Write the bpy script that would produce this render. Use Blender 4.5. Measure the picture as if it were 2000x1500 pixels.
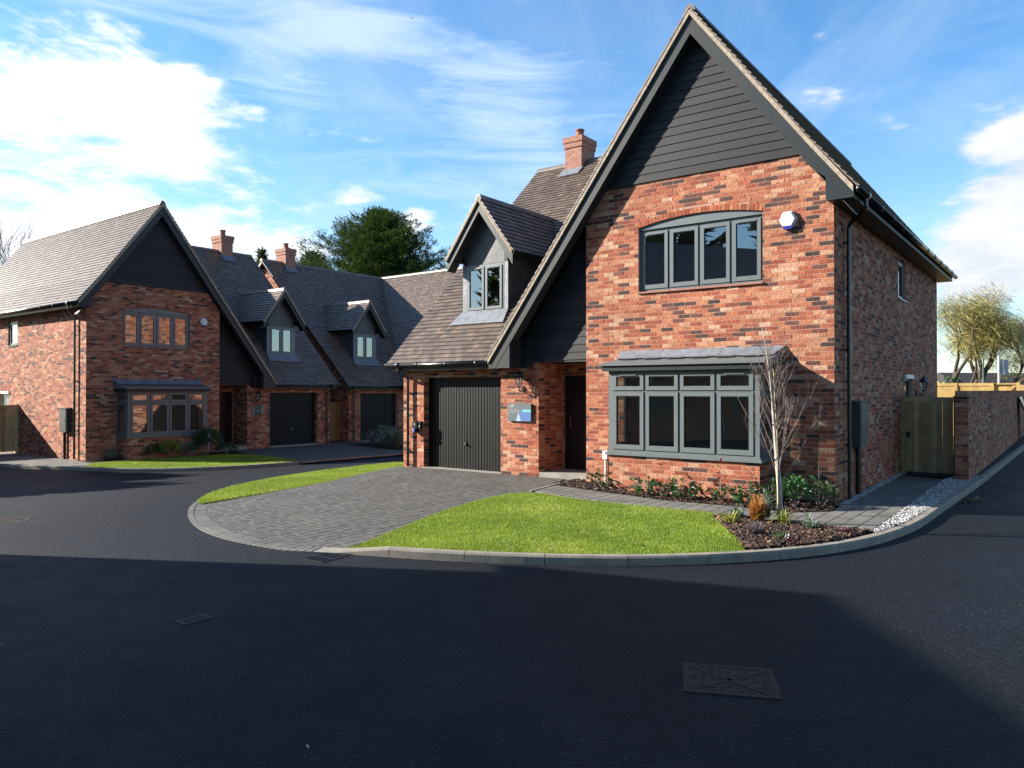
import bpy, math, random
from math import sin, cos, pi, sqrt, atan2, radians, exp
from mathutils import Vector, Matrix
from mathutils.geometry import tessellate_polygon
random.seed(7)
R = random.random
def U(a, b): return a + (b - a) * random.random()
for o in list(bpy.data.objects): bpy.data.objects.remove(o)
SC = bpy.context.scene
COL = SC.collection
# ------------------------------------------------------------------ camera
CAMZ = 1.8358
cam = bpy.data.cameras.new('camera'); cam.sensor_width = 36; cam.lens = 36 * 1480.68 / 2000
cam.clip_end = 3000; cam.clip_start = .05
camo = bpy.data.objects.new('camera', cam); COL.objects.link(camo)
camo.location = (0, 0, CAMZ); camo.rotation_euler = (pi / 2 + .0081, 0, 0)
SC.camera = camo
# ------------------------------------------------------------------ sun direction (towards the sun)
SUN = Vector((-2.08, .31, .953)).normalized()
EL = math.asin(SUN.z); AZ = atan2(SUN.x, SUN.y)
sl = bpy.data.lights.new('sun', 'SUN'); sl.energy = 5.0; sl.angle = radians(.5); sl.color = (1, .93, .82)
so = bpy.data.objects.new('sun', sl); COL.objects.link(so)
so.rotation_euler = SUN.to_track_quat('Z', 'Y').to_euler(); so.location = (-20, 3, 15)
SC.view_settings.view_transform = 'Standard'; SC.view_settings.look = 'None'
SC.view_settings.gamma = 1; SC.view_settings.exposure = 1.8
SC.view_settings.use_curve_mapping = False

# ------------------------------------------------------------------ node helper
class N:
    def __init__(s, tree): s.t = tree; s.n = tree.nodes; s.l = tree.links
    def new(s, ty, **k):
        n = s.n.new(ty)
        for a, b in k.items(): setattr(n, a, b)
        return n
    def set(s, inp, v):
        if isinstance(v, bpy.types.NodeSocket): s.l.new(v, inp)
        elif v is not None:
            if isinstance(v, (tuple, list)) and len(v) == 3 and inp.type == 'RGBA': v = (*v, 1)
            inp.default_value = v
    def m(s, op, a, b=None, c=None, clamp=False):
        n = s.new('ShaderNodeMath', operation=op, use_clamp=clamp)
        for i, v in enumerate((a, b, c)):
            if v is not None: s.set(n.inputs[i], v)
        return n.outputs[0]
    def vm(s, op, a, b=None):
        n = s.new('ShaderNodeVectorMath', operation=op)
        s.set(n.inputs[0], a)
        if b is not None: s.set(n.inputs[1], b)
        return n.outputs[0]
    def mix(s, f, a, b, mode='MIX'):
        n = s.new('ShaderNodeMix', data_type='RGBA', blend_type=mode)
        s.set(n.inputs[0], f); s.set(n.inputs[6], a); s.set(n.inputs[7], b)
        return n.outputs[2]
    def noise(s, vec, scale, detail=3, rough=.55, dist=0.):
        n = s.new('ShaderNodeTexNoise'); s.set(n.inputs['Vector'], vec)
        n.inputs['Scale'].default_value = scale; n.inputs['Detail'].default_value = detail
        n.inputs['Roughness'].default_value = rough; n.inputs['Distortion'].default_value = dist
        return n.outputs[0]
    def ramp(s, f, pts, interp='LINEAR'):
        n = s.new('ShaderNodeValToRGB'); s.set(n.inputs[0], f); cr = n.color_ramp; cr.interpolation = interp
        while len(cr.elements) < len(pts): cr.elements.new(.5)
        for e, (p, c) in zip(cr.elements, pts):
            e.position = p; e.color = (*c, 1) if len(c) == 3 else c
        return n.outputs[0]
    def mr(s, v, a, b, c=0., d=1., ty='SMOOTHSTEP'):
        n = s.new('ShaderNodeMapRange', interpolation_type=ty); s.set(n.inputs[0], v)
        for i, x in enumerate((a, b, c, d)): n.inputs[i + 1].default_value = x
        return n.outputs[0]
# ------------------------------------------------------------------ world
W = bpy.data.worlds.new('World'); SC.world = W; W.use_nodes = True
def build_world():
    w = N(W.node_tree); w.n.clear()
    out = w.new('ShaderNodeOutputWorld'); bg = w.new('ShaderNodeBackground'); w.l.new(bg.outputs[0], out.inputs[0])
    sky = w.new('ShaderNodeTexSky', sky_type='NISHITA'); sky.sun_disc = False
    sky.sun_elevation = EL; sky.sun_rotation = AZ; sky.altitude = 50; sky.air_density = 1.0; sky.dust_density = .4; sky.ozone_density = 2.0
    tc = w.new('ShaderNodeTexCoord'); D = tc.outputs['Generated']
    sep = w.new('ShaderNodeSeparateXYZ'); w.l.new(D, sep.inputs[0]); x, y, z = sep.outputs
    zc = w.m('MAXIMUM', z, -.02)
    az = w.m('ARCTAN2', x, y); el = w.m('ARCSINE', zc)
    hs = w.new('ShaderNodeHueSaturation'); w.l.new(sky.outputs[0], hs.inputs['Color'])
    hs.inputs['Saturation'].default_value = 1.22; hs.inputs['Value'].default_value = 1.0
    base = w.mix(1.0, hs.outputs[0], (1.30, 1.47, 1.56), 'MULTIPLY')
    # cloud plane coordinates
    inv = w.m('DIVIDE', 1, w.m('ADD', zc, .16))
    cb = w.new('ShaderNodeCombineXYZ'); w.l.new(w.m('MULTIPLY', x, inv), cb.inputs[0]); w.l.new(w.m('MULTIPLY', y, inv), cb.inputs[1])
    P = cb.outputs[0]
    # angular coordinates, stretched sideways
    ca = w.new('ShaderNodeCombineXYZ'); w.l.new(w.m('MULTIPLY', az, .55), ca.inputs[0]); w.l.new(w.m('MULTIPLY', el, 1.5), ca.inputs[1])
    Q = ca.outputs[0]
    n1 = w.noise(Q, 6.5, 10, .6, .5); n2 = w.noise(Q, 24, 7, .62, .3); n3 = w.noise(P, 1.2, 8, .62, 1.1)
    def blob(a, e, wa, we, k):
        da = w.m('DIVIDE', w.m('SUBTRACT', az, radians(a)), radians(wa)); de = w.m('DIVIDE', w.m('SUBTRACT', el, radians(e)), radians(we))
        s = w.m('ADD', w.m('MULTIPLY', da, da), w.m('MULTIPLY', de, de))
        return w.m('MULTIPLY', w.m('EXPONENT', w.m('MULTIPLY', s, -1)), k)
    tot = None
    for b in ((-33, 17.5, 9, 4.6, .46), (-23.5, 18, 5, 3.4, .34), (-42, 9, 13, 5, .46), (-27, 9.5, 10, 3.8, .50), (-17.5, 9.6, 5.5, 2.8, .46), (-11.6, 14.0, 1.7, 1.2, .34), (-7.8, 12.2, 2.4, 2.2, .32), (-3.5, 8.5, 4, 1.8, .2),
              (34, 15, 3.0, 2.6, .40), (33.5, 10.5, 4.4, 3.6, .52), (30, 6.5, 5, 2.6, .44), (42, 11, 7, 5, .35),
              (-80, 22, 30, 10, .3), (175, 18, 30, 6, .12), (-175, 18, 30, 6, .12)):
        v = blob(*b); tot = v if tot is None else w.m('ADD', tot, v)
    dens = w.m('ADD', w.m('ADD', w.m('MULTIPLY', w.m('SUBTRACT', n1, .5), 1.45), w.m('MULTIPLY', w.m('SUBTRACT', n2, .5), .75)), tot)
    cum = w.mr(dens, .17, .50)
    # thin streaks
    mp = w.new('ShaderNodeMapping'); w.l.new(P, mp.inputs[0]); mp.inputs['Rotation'].default_value = (0, 0, radians(28)); mp.inputs['Scale'].default_value = (2.6, .8, 1)
    st = w.noise(mp.outputs[0], 1.5, 9, .6, .8)
    cir = w.m('MULTIPLY', w.mr(st, .42, .80), .30)
    veil = w.m('MULTIPLY', w.mr(n3, .38, .78), .40)
    haze = w.m('MULTIPLY', w.mr(el, .02, .34, 1, 0, 'LINEAR'), .34)
    thin = w.m('MAXIMUM', w.m('MAXIMUM', cir, veil), haze)
    ws = None
    for b in ((-30, 26, 12, 3, .5), (-12.5, 25.5, 6.5, 2.4, .62), (-1.5, 22, 6, 3.5, .5), (-6, 15, 9, 5, .34), (4, 16, 5, 6, .34), (17, 22, 8, 4, .22), (-17, 20, 6, 5, .4), (8, 12, 8, 4, .3), (-70, 30, 40, 14, .3), (80, 30, 50, 14, .25)):
        v = blob(*b); ws = v if ws is None else w.m('ADD', ws, v)
    mq = w.new('ShaderNodeMapping'); w.l.new(Q, mq.inputs[0]); mq.inputs['Rotation'].default_value = (0, 0, radians(-24)); mq.inputs['Scale'].default_value = (1, 2.2, 1)
    n4 = w.noise(mq.outputs[0], 6, 10, .66, .9)
    wisp = w.m('MULTIPLY', w.mr(w.m('ADD', w.m('MULTIPLY', w.m('SUBTRACT', n4, .5), 1.5), ws), .16, .85), .72)
    thin = w.m('MAXIMUM', thin, wisp)
    shade = w.mr(w.m('ADD', w.m('MULTIPLY', n2, .5), w.m('MULTIPLY', n1, .5)), .33, .66)
    ccol = w.mix(shade, (4.7, 5.3, 6.1), (7.0, 7.05, 7.1))
    # brighter near the sun
    dt = w.new('ShaderNodeVectorMath', operation='DOT_PRODUCT'); w.l.new(D, dt.inputs[0]); dt.inputs[1].default_value = SUN
    glow = w.mr(dt.outputs['Value'], -.5, 1.0, .82, 1.20, 'LINEAR')
    gc = w.new('ShaderNodeVectorMath', operation='SCALE'); w.l.new(ccol, gc.inputs[0]); w.l.new(glow, gc.inputs[3])
    c1 = w.mix(thin, base, (4.9, 5.9, 6.7))
    c2 = w.mix(cum, c1, gc.outputs[0])
    w.l.new(c2, bg.inputs[0]); bg.inputs[1].default_value = .05
build_world()

# ------------------------------------------------------------------ materials
MATS = {}
AL = .54   # one grey factor for every surface, so that the exposure below suits the sky
def mat(name, col=(.5, .5, .5), rough=.6, spec=.5, metal=0., ramp=None, ncol=None, bump=None, coat=0., trans=None, bump2=None, objv=False, interp='LINEAR'):
    """ramp: colour picked by the per-piece attribute 'tone'; ncol: (scale, amount dark, detail) ; bump: (scale, dist)"""
    kk = lambda c: tuple(x * AL for x in c[:3])
    col = kk(col); trans = kk(trans) if trans else None
    if ramp: ramp = [(p, kk(c)) for p, c in ramp]
    M = bpy.data.materials.new(name); M.use_nodes = True; w = N(M.node_tree); w.n.clear()
    out = w.new('ShaderNodeOutputMaterial'); b = w.new('ShaderNodeBsdfPrincipled'); w.l.new(b.outputs[0], out.inputs[0])
    geo = w.new('ShaderNodeNewGeometry'); P = geo.outputs['Position']
    if objv: P = w.new('ShaderNodeTexCoord').outputs['Object']
    c = col
    if ramp:
        at = w.new('ShaderNodeAttribute', attribute_name='tone'); c = w.ramp(at.outputs['Fac'], ramp, interp)
    if ncol:
        for sc_, am, de in ncol:
            f = w.noise(P, sc_, de, .6)
            g = w.mr(f, .3, .7, 1 - am, 1 + am * .6, 'LINEAR')
            v = w.new('ShaderNodeVectorMath', operation='SCALE'); w.set(v.inputs[0], c if isinstance(c, bpy.types.NodeSocket) else tuple(c[:3])); w.l.new(g, v.inputs[3]); c = v.outputs[0]
    w.set(b.inputs['Base Color'], c if isinstance(c, bpy.types.NodeSocket) else (*c[:3], 1))
    b.inputs['Roughness'].default_value = rough; b.inputs['Specular IOR Level'].default_value = spec; b.inputs['Metallic'].default_value = metal
    b.inputs['Coat Weight'].default_value = coat
    h = None
    if bump:
        for sc_, d_ in bump:
            v = w.m('MULTIPLY', w.noise(P, sc_, 4, .6), d_); h = v if h is None else w.m('ADD', h, v)
        bn = w.new('ShaderNodeBump'); w.l.new(h, bn.inputs['Height']); bn.inputs['Strength'].default_value = 1; bn.inputs['Distance'].default_value = 1
        w.l.new(bn.outputs[0], b.inputs['Normal'])
    if trans:
        tl = w.new('ShaderNodeBsdfTranslucent'); w.set(tl.inputs[0], (*trans, 1)); ad = w.new('ShaderNodeAddShader')
        w.l.new(b.outputs[0], ad.inputs[0]); w.l.new(tl.outputs[0], ad.inputs[1]); w.l.new(ad.outputs[0], out.inputs[0])
    MATS[name] = M; return M
BR = [(0, (.075, .048, .046)), (.08, (.12, .062, .052)), (.135, (.22, .085, .06)), (.175, (.36, .088, .048)), (.36, (.49, .132, .067)), (.58, (.58, .195, .097)), (.80, (.64, .270, .145)), (.93, (.71, .37, .22)), (1, (.77, .48, .32))]
mat('brick', rough=.85, spec=.25, ramp=BR, ncol=[(34, .42, 5), (9, .2, 2), (.7, .14, 3)], bump=[(120, .004), (26, .012)])
mat('brick_red', rough=.85, spec=.25, ramp=[(0, (.34, .13, .09)), (.5, (.48, .22, .16)), (1, (.58, .32, .24))], ncol=[(38, .25, 4)], bump=[(120, .003), (30, .005)])
mat('mortar', (.58, .36, .28), .95, .1, ncol=[(20, .15, 3)], bump=[(160, .002)])
mat('tile', rough=.47, spec=.6, ramp=[(0, (.135, .098, .078)), (.3, (.17, .124, .096)), (.7, (.21, .154, .118)), (.93, (.25, .185, .142)), (1, (.31, .205, .14))], ncol=[(3, .18, 3), (60, .2, 3)], bump=[(90, .002)])
mat('tile_mortar', (.56, .46, .36), .9, .2, ncol=[(14, .35, 4), (60, .25, 3)], bump=[(90, .003)])
mat('undertile', (.03, .027, .027), .9, .1)
mat('bargeboard', (.019, .025, .028), .45, .32, ncol=[(4, .15, 3)], bump=[(40, .0006)])
mat('soffit', (.03, .034, .038), .6, .4)
mat('cladding', rough=.62, spec=.25, ramp=[(0, (.016, .017, .021)), (1, (.029, .029, .035))], ncol=[(3, .15, 4), (60, .12, 3)], bump=[(90, .0012)])
mat('frame_grey', (.165, .195, .205), .38, .5, ncol=[(5, .05, 2)])
mat('gasket', (.01, .01, .011), .6, .3)
mat('black_plastic', (.008, .009, .011), .28, .6)
mat('black_metal', (.008, .008, .009), .38, .6)
mat('lead', (.23, .25, .29), .55, .5, .0, ncol=[(5, .35, 4), (30, .12, 3)], bump=[(5, .010)])
mat('dark_lead', (.065, .072, .085), .5, .5, .0, ncol=[(5, .35, 4)], bump=[(4, .008)])
mat('garage_door', (.010, .0095, .0095), .5, .22, ncol=[(2, .2, 3)], bump=[(30, .0008)])
mat('front_door', (.012, .011, .013), .35, .5)
mat('white_plastic', (.85, .85, .85), .4, .5)
mat('blue_plastic', (.01, .02, .35), .35, .5)
mat('interior', (1.2, 1.2, 1.15), .8, .2)
mat('floor_in', (.30, .25, .2), .6, .3)
mat('concrete', (.40, .37, .32), .9, .2, ncol=[(4, .2, 4), (60, .12, 3)], bump=[(60, .003)])
mat('kerb', (.36, .32, .26), .85, .3, ncol=[(3, .28, 5), (50, .15, 3)], bump=[(60, .004)])
mat('paver', rough=.8, spec=.4, ramp=[(0, (.10, .092, .083)), (.5, (.116, .107, .096)), (1, (.138, .127, .114))], ncol=[(1.2, .2, 3), (70, .2, 3)], bump=[(90, .003)])
mat('paver_path', rough=.8, spec=.4, ramp=[(0, (.15, .142, .13)), (.5, (.195, .184, .166)), (1, (.25, .235, .21))], ncol=[(1.5, .2, 3), (70, .2, 3)], bump=[(90, .003)])
mat('joint_sand', (.07, .064, .056), .95, .1, ncol=[(30, .3, 3)])
mat('soil', (.035, .022, .016), .95, .1, ncol=[(25, .4, 4)], bump=[(30, .02)])
mat('lawn_soil', (.05, .075, .018), .95, .1, ncol=[(6, .3, 4)], bump=[(60, .01)])
mat('earth', (.11, .13, .05), .95, .1, ncol=[(.6, .3, 4)], bump=[(6, .03)])
mat('bark', rough=.8, spec=.35, ramp=[(0, (.02, .011, .008)), (.5, (.06, .028, .018)), (.85, (.13, .06, .035)), (1, (.34, .2, .12))], ncol=[(60, .25, 2)])
mat('gravel', rough=.6, spec=.4, ramp=[(0, (.12, .12, .13)), (.25, (.36, .36, .37)), (.6, (.6, .59, .56)), (1, (.92, .9, .86))], ncol=[(40, .3, 3)])
mat('grass', rough=.55, spec=.25, ramp=[(0, (.07, .15, .014)), (.3, (.15, .26, .02)), (.6, (.26, .38, .032)), (.85, (.40, .46, .06)), (1, (.60, .50, .22))], trans=(.14, .18, .012), ncol=[(1.3, .22, 3)])
mat('leaf', rough=.28, spec=.6, ramp=[(0, (.010, .04, .018)), (.5, (.022, .085, .026)), (.8, (.05, .15, .03)), (1, (.11, .24, .05))], trans=(.012, .04, .006))
mat('leaf_red', rough=.3, spec=.6, ramp=[(0, (.16, .01, .014)), (1, (.42, .03, .02))], trans=(.08, .004, .003))
mat('leaf_yellow', rough=.5, spec=.4, ramp=[(0, (.10, .16, .02)), (.6, (.30, .34, .03)), (1, (.5, .46, .05))], trans=(.06, .06, .005))
mat('leaf_orange', rough=.6, spec=.3, ramp=[(0, (.20, .09, .02)), (.6, (.50, .19, .04)), (1, (.62, .33, .10))], trans=(.1, .04, .004))
mat('leaf_greygreen', rough=.55, spec=.4, ramp=[(0, (.07, .12, .07)), (1, (.28, .36, .24))], trans=(.02, .03, .01))
mat('leaf_purple', rough=.5, spec=.4, ramp=[(0, (.05, .01, .02)), (1, (.17, .03, .06))])
mat('twig_grey', rough=.8, spec=.2, ramp=[(0, (.14, .10, .10)), (1, (.30, .25, .25))])
mat('needle', rough=.6, spec=.3, ramp=[(0, (.012, .034, .018)), (.5, (.034, .075, .032)), (1, (.095, .155, .05))], trans=(.025, .04, .006))
mat('willow_leaf', rough=.6, spec=.3, ramp=[(0, (.22, .17, .09)), (.5, (.50, .44, .14)), (1, (.72, .62, .22))], trans=(.10, .09, .02))
mat('bark_tree', (.12, .09, .07), .9, .2, ncol=[(6, .4, 4)], bump=[(15, .03)])
mat('birch_bark', (.52, .47, .42), .7, .3, ncol=[(18, .35, 4)], bump=[(60, .002)])
mat('twig_brown', (.27, .20, .18), .7, .3, ncol=[(10, .3, 2)])
mat('cane', (.50, .40, .20), .6, .4, ncol=[(12, .2, 2)])
mat('wood_gate', rough=.85, spec=.2, ramp=[(0, (.46, .33, .16)), (1, (.86, .64, .34))], ncol=[(5, .25, 4), (40, .15, 3)], bump=[(60, .0015)])
mat('wood_fence', rough=.8, spec=.25, ramp=[(0, (.50, .33, .11)), (1, (.66, .46, .18))], ncol=[(5, .2, 4), (40, .12, 3)], bump=[(60, .0015)])
mat('iron', (.013, .013, .014), .55, .5, .4, ncol=[(12, .4, 4)], bump=[(80, .003)])
mat('iron_rust', (.085, .05, .033), .75, .35, .2, ncol=[(12, .4, 4)], bump=[(80, .004)])
mat('shade_black', (.004, .004, .005), .9, .1)
mat('sign_grey', (.14, .165, .18), .4, .5)
mat('sign_blue', (.09, .21, .50), .4, .5)
mat('sign_pale', (.42, .55, .78), .4, .5)
mat('sign_cyan', (.18, .62, .62), .4, .5)
mat('sign_green', (.018, .075, .065), .5, .4)
mat('print_white', (.75, .77, .78), .5, .4)
mat('pole_white', (.8, .8, .8), .5, .4)
mat('pole_green', (.09, .15, .13), .5, .4)
mat('flag_cloth', (.42, .40, .45), .9, .1, trans=(.25, .25, .28), ncol=[(3, .15, 2)])
mat('metal_grey', (.35, .4, .43), .35, .6, .7)
mat('chrome', (.6, .6, .6), .2, .6, 1)
mat('pot_clay', (.36, .14, .10), .75, .3, ncol=[(8, .2, 3)])
mat('dead_leaf', rough=.8, spec=.2, ramp=[(0, (.10, .06, .03)), (.6, (.28, .2, .09)), (1, (.55, .5, .36))])
mat('far_wall', (.30, .17, .12), .9, .1)
mat('far_roof', (.08, .075, .08), .9, .1)
def glass_mat(name, tint, refl=1.0):
    M = bpy.data.materials.new(name); M.use_nodes = True; w = N(M.node_tree); w.n.clear()
    out = w.new('ShaderNodeOutputMaterial'); tr = w.new('ShaderNodeBsdfTransparent'); tr.inputs[0].default_value = (*tint, 1)
    gl = w.new('ShaderNodeBsdfGlossy'); gl.inputs['Roughness'].default_value = .0; gl.inputs[0].default_value = (.95, .97, 1, 1)
    lw = w.new('ShaderNodeLayerWeight'); lw.inputs[0].default_value = .5
    f = w.m('ADD', w.m('MULTIPLY', w.m('POWER', lw.outputs['Facing'], 4.0), .9), .14 * refl, clamp=True)
    mx = w.new('ShaderNodeMixShader'); w.l.new(f, mx.inputs[0]); w.l.new(tr.outputs[0], mx.inputs[1]); w.l.new(gl.outputs[0], mx.inputs[2]); w.l.new(mx.outputs[0], out.inputs[0])
    MATS[name] = M
glass_mat('glass', (.80, .84, .84))
def asphalt_mat():
    M = bpy.data.materials.new('asphalt'); M.use_nodes = True; w = N(M.node_tree); w.n.clear()
    out = w.new('ShaderNodeOutputMaterial'); b = w.new('ShaderNodeBsdfPrincipled'); w.l.new(b.outputs[0], out.inputs[0])
    P = w.new('ShaderNodeNewGeometry').outputs['Position']
    vo = w.new('ShaderNodeTexVoronoi'); w.l.new(P, vo.inputs['Vector']); vo.inputs['Scale'].default_value = 62
    vr = w.m('MULTIPLY', vo.outputs['Color'], 1.0)
    big = w.noise(P, .35, 4, .55); mid = w.noise(P, 2.6, 4, .6); fi = w.noise(P, 140, 2, .6)
    cl = w.noise(P, 22, 3, .7)
    f = w.m('ADD', w.m('ADD', w.m('MULTIPLY', vr, .5), w.m('MULTIPLY', fi, .28)), w.m('MULTIPLY', cl, .24))
    c = w.ramp(f, [(0.2, (.0012, .0015, .0028)), (.50, (.0032, .0040, .0074)), (.68, (.0080, .0098, .016)), (.84, (.044, .048, .060))])
    g = w.mr(w.m('ADD', w.m('MULTIPLY', big, .6), w.m('MULTIPLY', mid, .4)), .32, .68, .72, 1.3, 'LINEAR')
    sc = w.new('ShaderNodeVectorMath', operation='SCALE'); w.l.new(c, sc.inputs[0]); w.l.new(g, sc.inputs[3]); w.l.new(sc.outputs[0], b.inputs['Base Color'])
    w.l.new(w.mr(w.m('ADD', w.m('MULTIPLY', mid, .5), w.m('MULTIPLY', big, .5)), .3, .7, .78, .60, 'LINEAR'), b.inputs['Roughness'])
    b.inputs['Specular IOR Level'].default_value = .17
    h = w.m('ADD', w.m('MULTIPLY', vo.outputs['Distance'], .010), w.m('MULTIPLY', fi, .004))
    bn = w.new('ShaderNodeBump'); w.l.new(h, bn.inputs['Height']); bn.inputs['Distance'].default_value = 1; bn.inputs['Strength'].default_value = .9
    w.l.new(bn.outputs[0], b.inputs['Normal']); MATS['asphalt'] = M
asphalt_mat()

# ------------------------------------------------------------------ geometry helper
def tag(o, label=None, cat=None, group=None, kind=None):
    if label: o['label'] = label
    if cat: o['category'] = cat
    if group: o['group'] = group
    if kind: o['kind'] = kind
    return o
class G:
    def __init__(s, m=1): s.V = []; s.F = []; s.T = []; s.I = []; s.m = m
    def add(s, vs, fs, tone=.5, mi=0):
        k = len(s.V); s.V += [tuple(v) for v in vs]
        for f in fs: s.F.append(tuple(i + k for i in f)); s.T.append(tone); s.I.append(mi)
    def box(s, a0, a1, b0, b1, c0, c1, tone=.5, mi=0):
        a0, a1 = sorted((a0, a1)); b0, b1 = sorted((b0, b1)); c0, c1 = sorted((c0, c1))
        s.add([(a0, b0, c0), (a1, b0, c0), (a1, b1, c0), (a0, b1, c0), (a0, b0, c1), (a1, b0, c1), (a1, b1, c1), (a0, b1, c1)],
              [(0, 3, 2, 1), (4, 5, 6, 7), (0, 1, 5, 4), (1, 2, 6, 5), (2, 3, 7, 6), (3, 0, 4, 7)], tone, mi)
    def prism(s, pts, ex, tone=.5, mi=0, back=True, sides=True):
        n = len(pts); ex = Vector(ex); a = [Vector(p) for p in pts]; b = [p + ex for p in a]
        fs = [tuple(range(n))]
        if back: fs.append(tuple(range(2 * n - 1, n - 1, -1)))
        if sides: fs += [(i, i + n, (i + 1) % n + n, (i + 1) % n) for i in range(n)]
        s.add(a + b, fs, tone, mi)
    def bar(s, p, q, w, h, up=(0, 0, 1), tone=.5, mi=0):
        p = Vector(p); q = Vector(q); d = (q - p).normalized(); up = Vector(up)
        r = d.cross(up).normalized() * w / 2; u = r.cross(d).normalized() * h / 2
        s.prism([p - r - u, p + r - u, p + r + u, p - r + u], q - p, tone, mi)
    def tube(s, pts, rad, n=8, tone=.5, mi=0, caps=True):
        pts = [Vector(p) for p in pts]
        if not isinstance(rad, (list, tuple)): rad = [rad] * len(pts)
        ring = []; ref = Vector((.31, .17, .93))
        for i, p in enumerate(pts):
            d = (pts[min(i + 1, len(pts) - 1)] - pts[max(i - 1, 0)])
            d = d.normalized() if d.length > 1e-9 else Vector((0, 0, 1))
            if abs(d.dot(ref)) > .95: ref = Vector((.9, .3, .1))
            a = d.cross(ref).normalized(); b = d.cross(a)
            ring.append([p + (a * cos(2 * pi * k / n) + b * sin(2 * pi * k / n)) * rad[i] for k in range(n)])
        vs = [v for r in ring for v in r]; fs = []
        for i in range(len(pts) - 1):
            for k in range(n): fs.append((i * n + k, i * n + (k + 1) % n, (i + 1) * n + (k + 1) % n, (i + 1) * n + k))
        if caps: fs += [tuple(range(n))[::-1], tuple(range((len(pts) - 1) * n, len(pts) * n))]
        s.add(vs, fs, tone, mi)
    def lathe(s, c, prof, n=12, tone=.5, mi=0, axis='z'):
        vs = []; fs = []
        for r, z in prof:
            for k in range(n): vs.append((c[0] + r * cos(2 * pi * k / n), c[1] + r * sin(2 * pi * k / n), c[2] + z))
        for i in range(len(prof) - 1):
            for k in range(n): fs.append((i * n + k, i * n + (k + 1) % n, (i + 1) * n + (k + 1) % n, (i + 1) * n + k))
        fs += [tuple(range(n))[::-1], tuple(range((len(prof) - 1) * n, len(prof) * n))]
        s.add(vs, fs, tone, mi)
    def build(s, name, mats, parent=None, loc=None, smooth=False, tone=True):
        if isinstance(mats, str): mats = [mats]
        V = s.V; F = s.F
        if loc is not None: V = [(x - loc[0], y - loc[1], z - loc[2]) for x, y, z in V]
        if s.m < 0: V = [(-x, y, z) for x, y, z in V]; F = [f[::-1] for f in F]
        me = bpy.data.meshes.new(name); me.from_pydata(V, [], F)
        for a in mats: me.materials.append(MATS[a])
        if len(mats) > 1: me.polygons.foreach_set('material_index', s.I)
        if tone:
            at = me.attributes.new('tone', 'FLOAT', 'FACE'); at.data.foreach_set('value', s.T)
        if smooth: me.polygons.foreach_set('use_smooth', [True] * len(F))
        me.update()
        o = bpy.data.objects.new(name, me); COL.objects.link(o)
        if parent: o.parent = parent
        if loc is not None: o.location = (s.m * loc[0], loc[1], loc[2])
        return o
def empty(name, loc=(0, 0, 0), rz=0., parent=None):
    o = bpy.data.objects.new(name, None); COL.objects.link(o); o.location = loc; o.rotation_euler = (0, 0, rz)
    o.empty_display_size = .2
    if parent: o.parent = parent
    return o
def thing(name, label, cat, loc=(0, 0, 0), rz=0., group=None):
    return tag(empty(name, loc, rz), label, cat, group)
def clip(poly, cp):
    """clip a polygon by a convex counter-clockwise polygon (2-D)"""
    out = poly
    for i in range(len(cp)):
        a = cp[i]; b = cp[(i + 1) % len(cp)]; ins = out; out = []
        if not ins: return []
        def side(p): return (b[0] - a[0]) * (p[1] - a[1]) - (b[1] - a[1]) * (p[0] - a[0])
        for j in range(len(ins)):
            p = ins[j]; q = ins[(j + 1) % len(ins)]; sp = side(p); sq = side(q)
            if sp >= 0: out.append(p)
            if (sp >= 0) != (sq >= 0):
                t = sp / (sp - sq); out.append((p[0] + (q[0] - p[0]) * t, p[1] + (q[1] - p[1]) * t))
    return out
def area(p):
    return abs(sum(p[i][0] * p[(i + 1) % len(p)][1] - p[(i + 1) % len(p)][0] * p[i][1] for i in range(len(p)))) / 2
def ccw(p):
    a = sum(p[i][0] * p[(i + 1) % len(p)][1] - p[(i + 1) % len(p)][0] * p[i][1] for i in range(len(p)))
    return p if a > 0 else p[::-1]
def seen(P, nrm=None, ar=1.):
    """how large a piece at world point P shows in the photo (0 = out of frame or facing away)"""
    d = Vector((P[0], P[1], P[2] - CAMZ))
    if d.y < .5: return 0
    x = d.x / d.y; z = d.z / d.y
    if abs(x) > .69 or abs(z) > .52: return 0
    k = 1.
    if nrm is not None:
        k = -d.normalized().dot(nrm)
        if k <= 0: return 0
    return ar * k / d.length_squared
def split(pieces, host, frame, m, matn, name, stuffname, n=300, score=True, kinds=None):
    """pieces = (verts, faces, tone, centre, normal, area); the n largest in view become parts, the rest one stuff part"""
    Rz = Matrix.Rotation(frame[3], 3, 'Z'); O = Vector(frame[:3]); sc = []
    for i, (vs, fs, tone, c, nr, ar) in enumerate(pieces):
        P = O + Rz @ Vector((m * c[0], c[1], c[2])); nn = Rz @ Vector((m * nr[0], nr[1], nr[2]))
        sc.append((seen(P, nn, ar) if score else 0, i))
    sc.sort(reverse=True); pick = set(i for s_, i in sc[:n] if s_ > 0)
    g = G(m)
    for i, (vs, fs, tone, c, nr, ar) in enumerate(pieces):
        if i in pick:
            h = G(m); h.add(vs, fs, tone); h.build(name, matn, host, loc=c)
        else: g.add(vs, fs, tone)
    if g.F: tag(g.build(stuffname, matn, host), kind='stuff')

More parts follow.
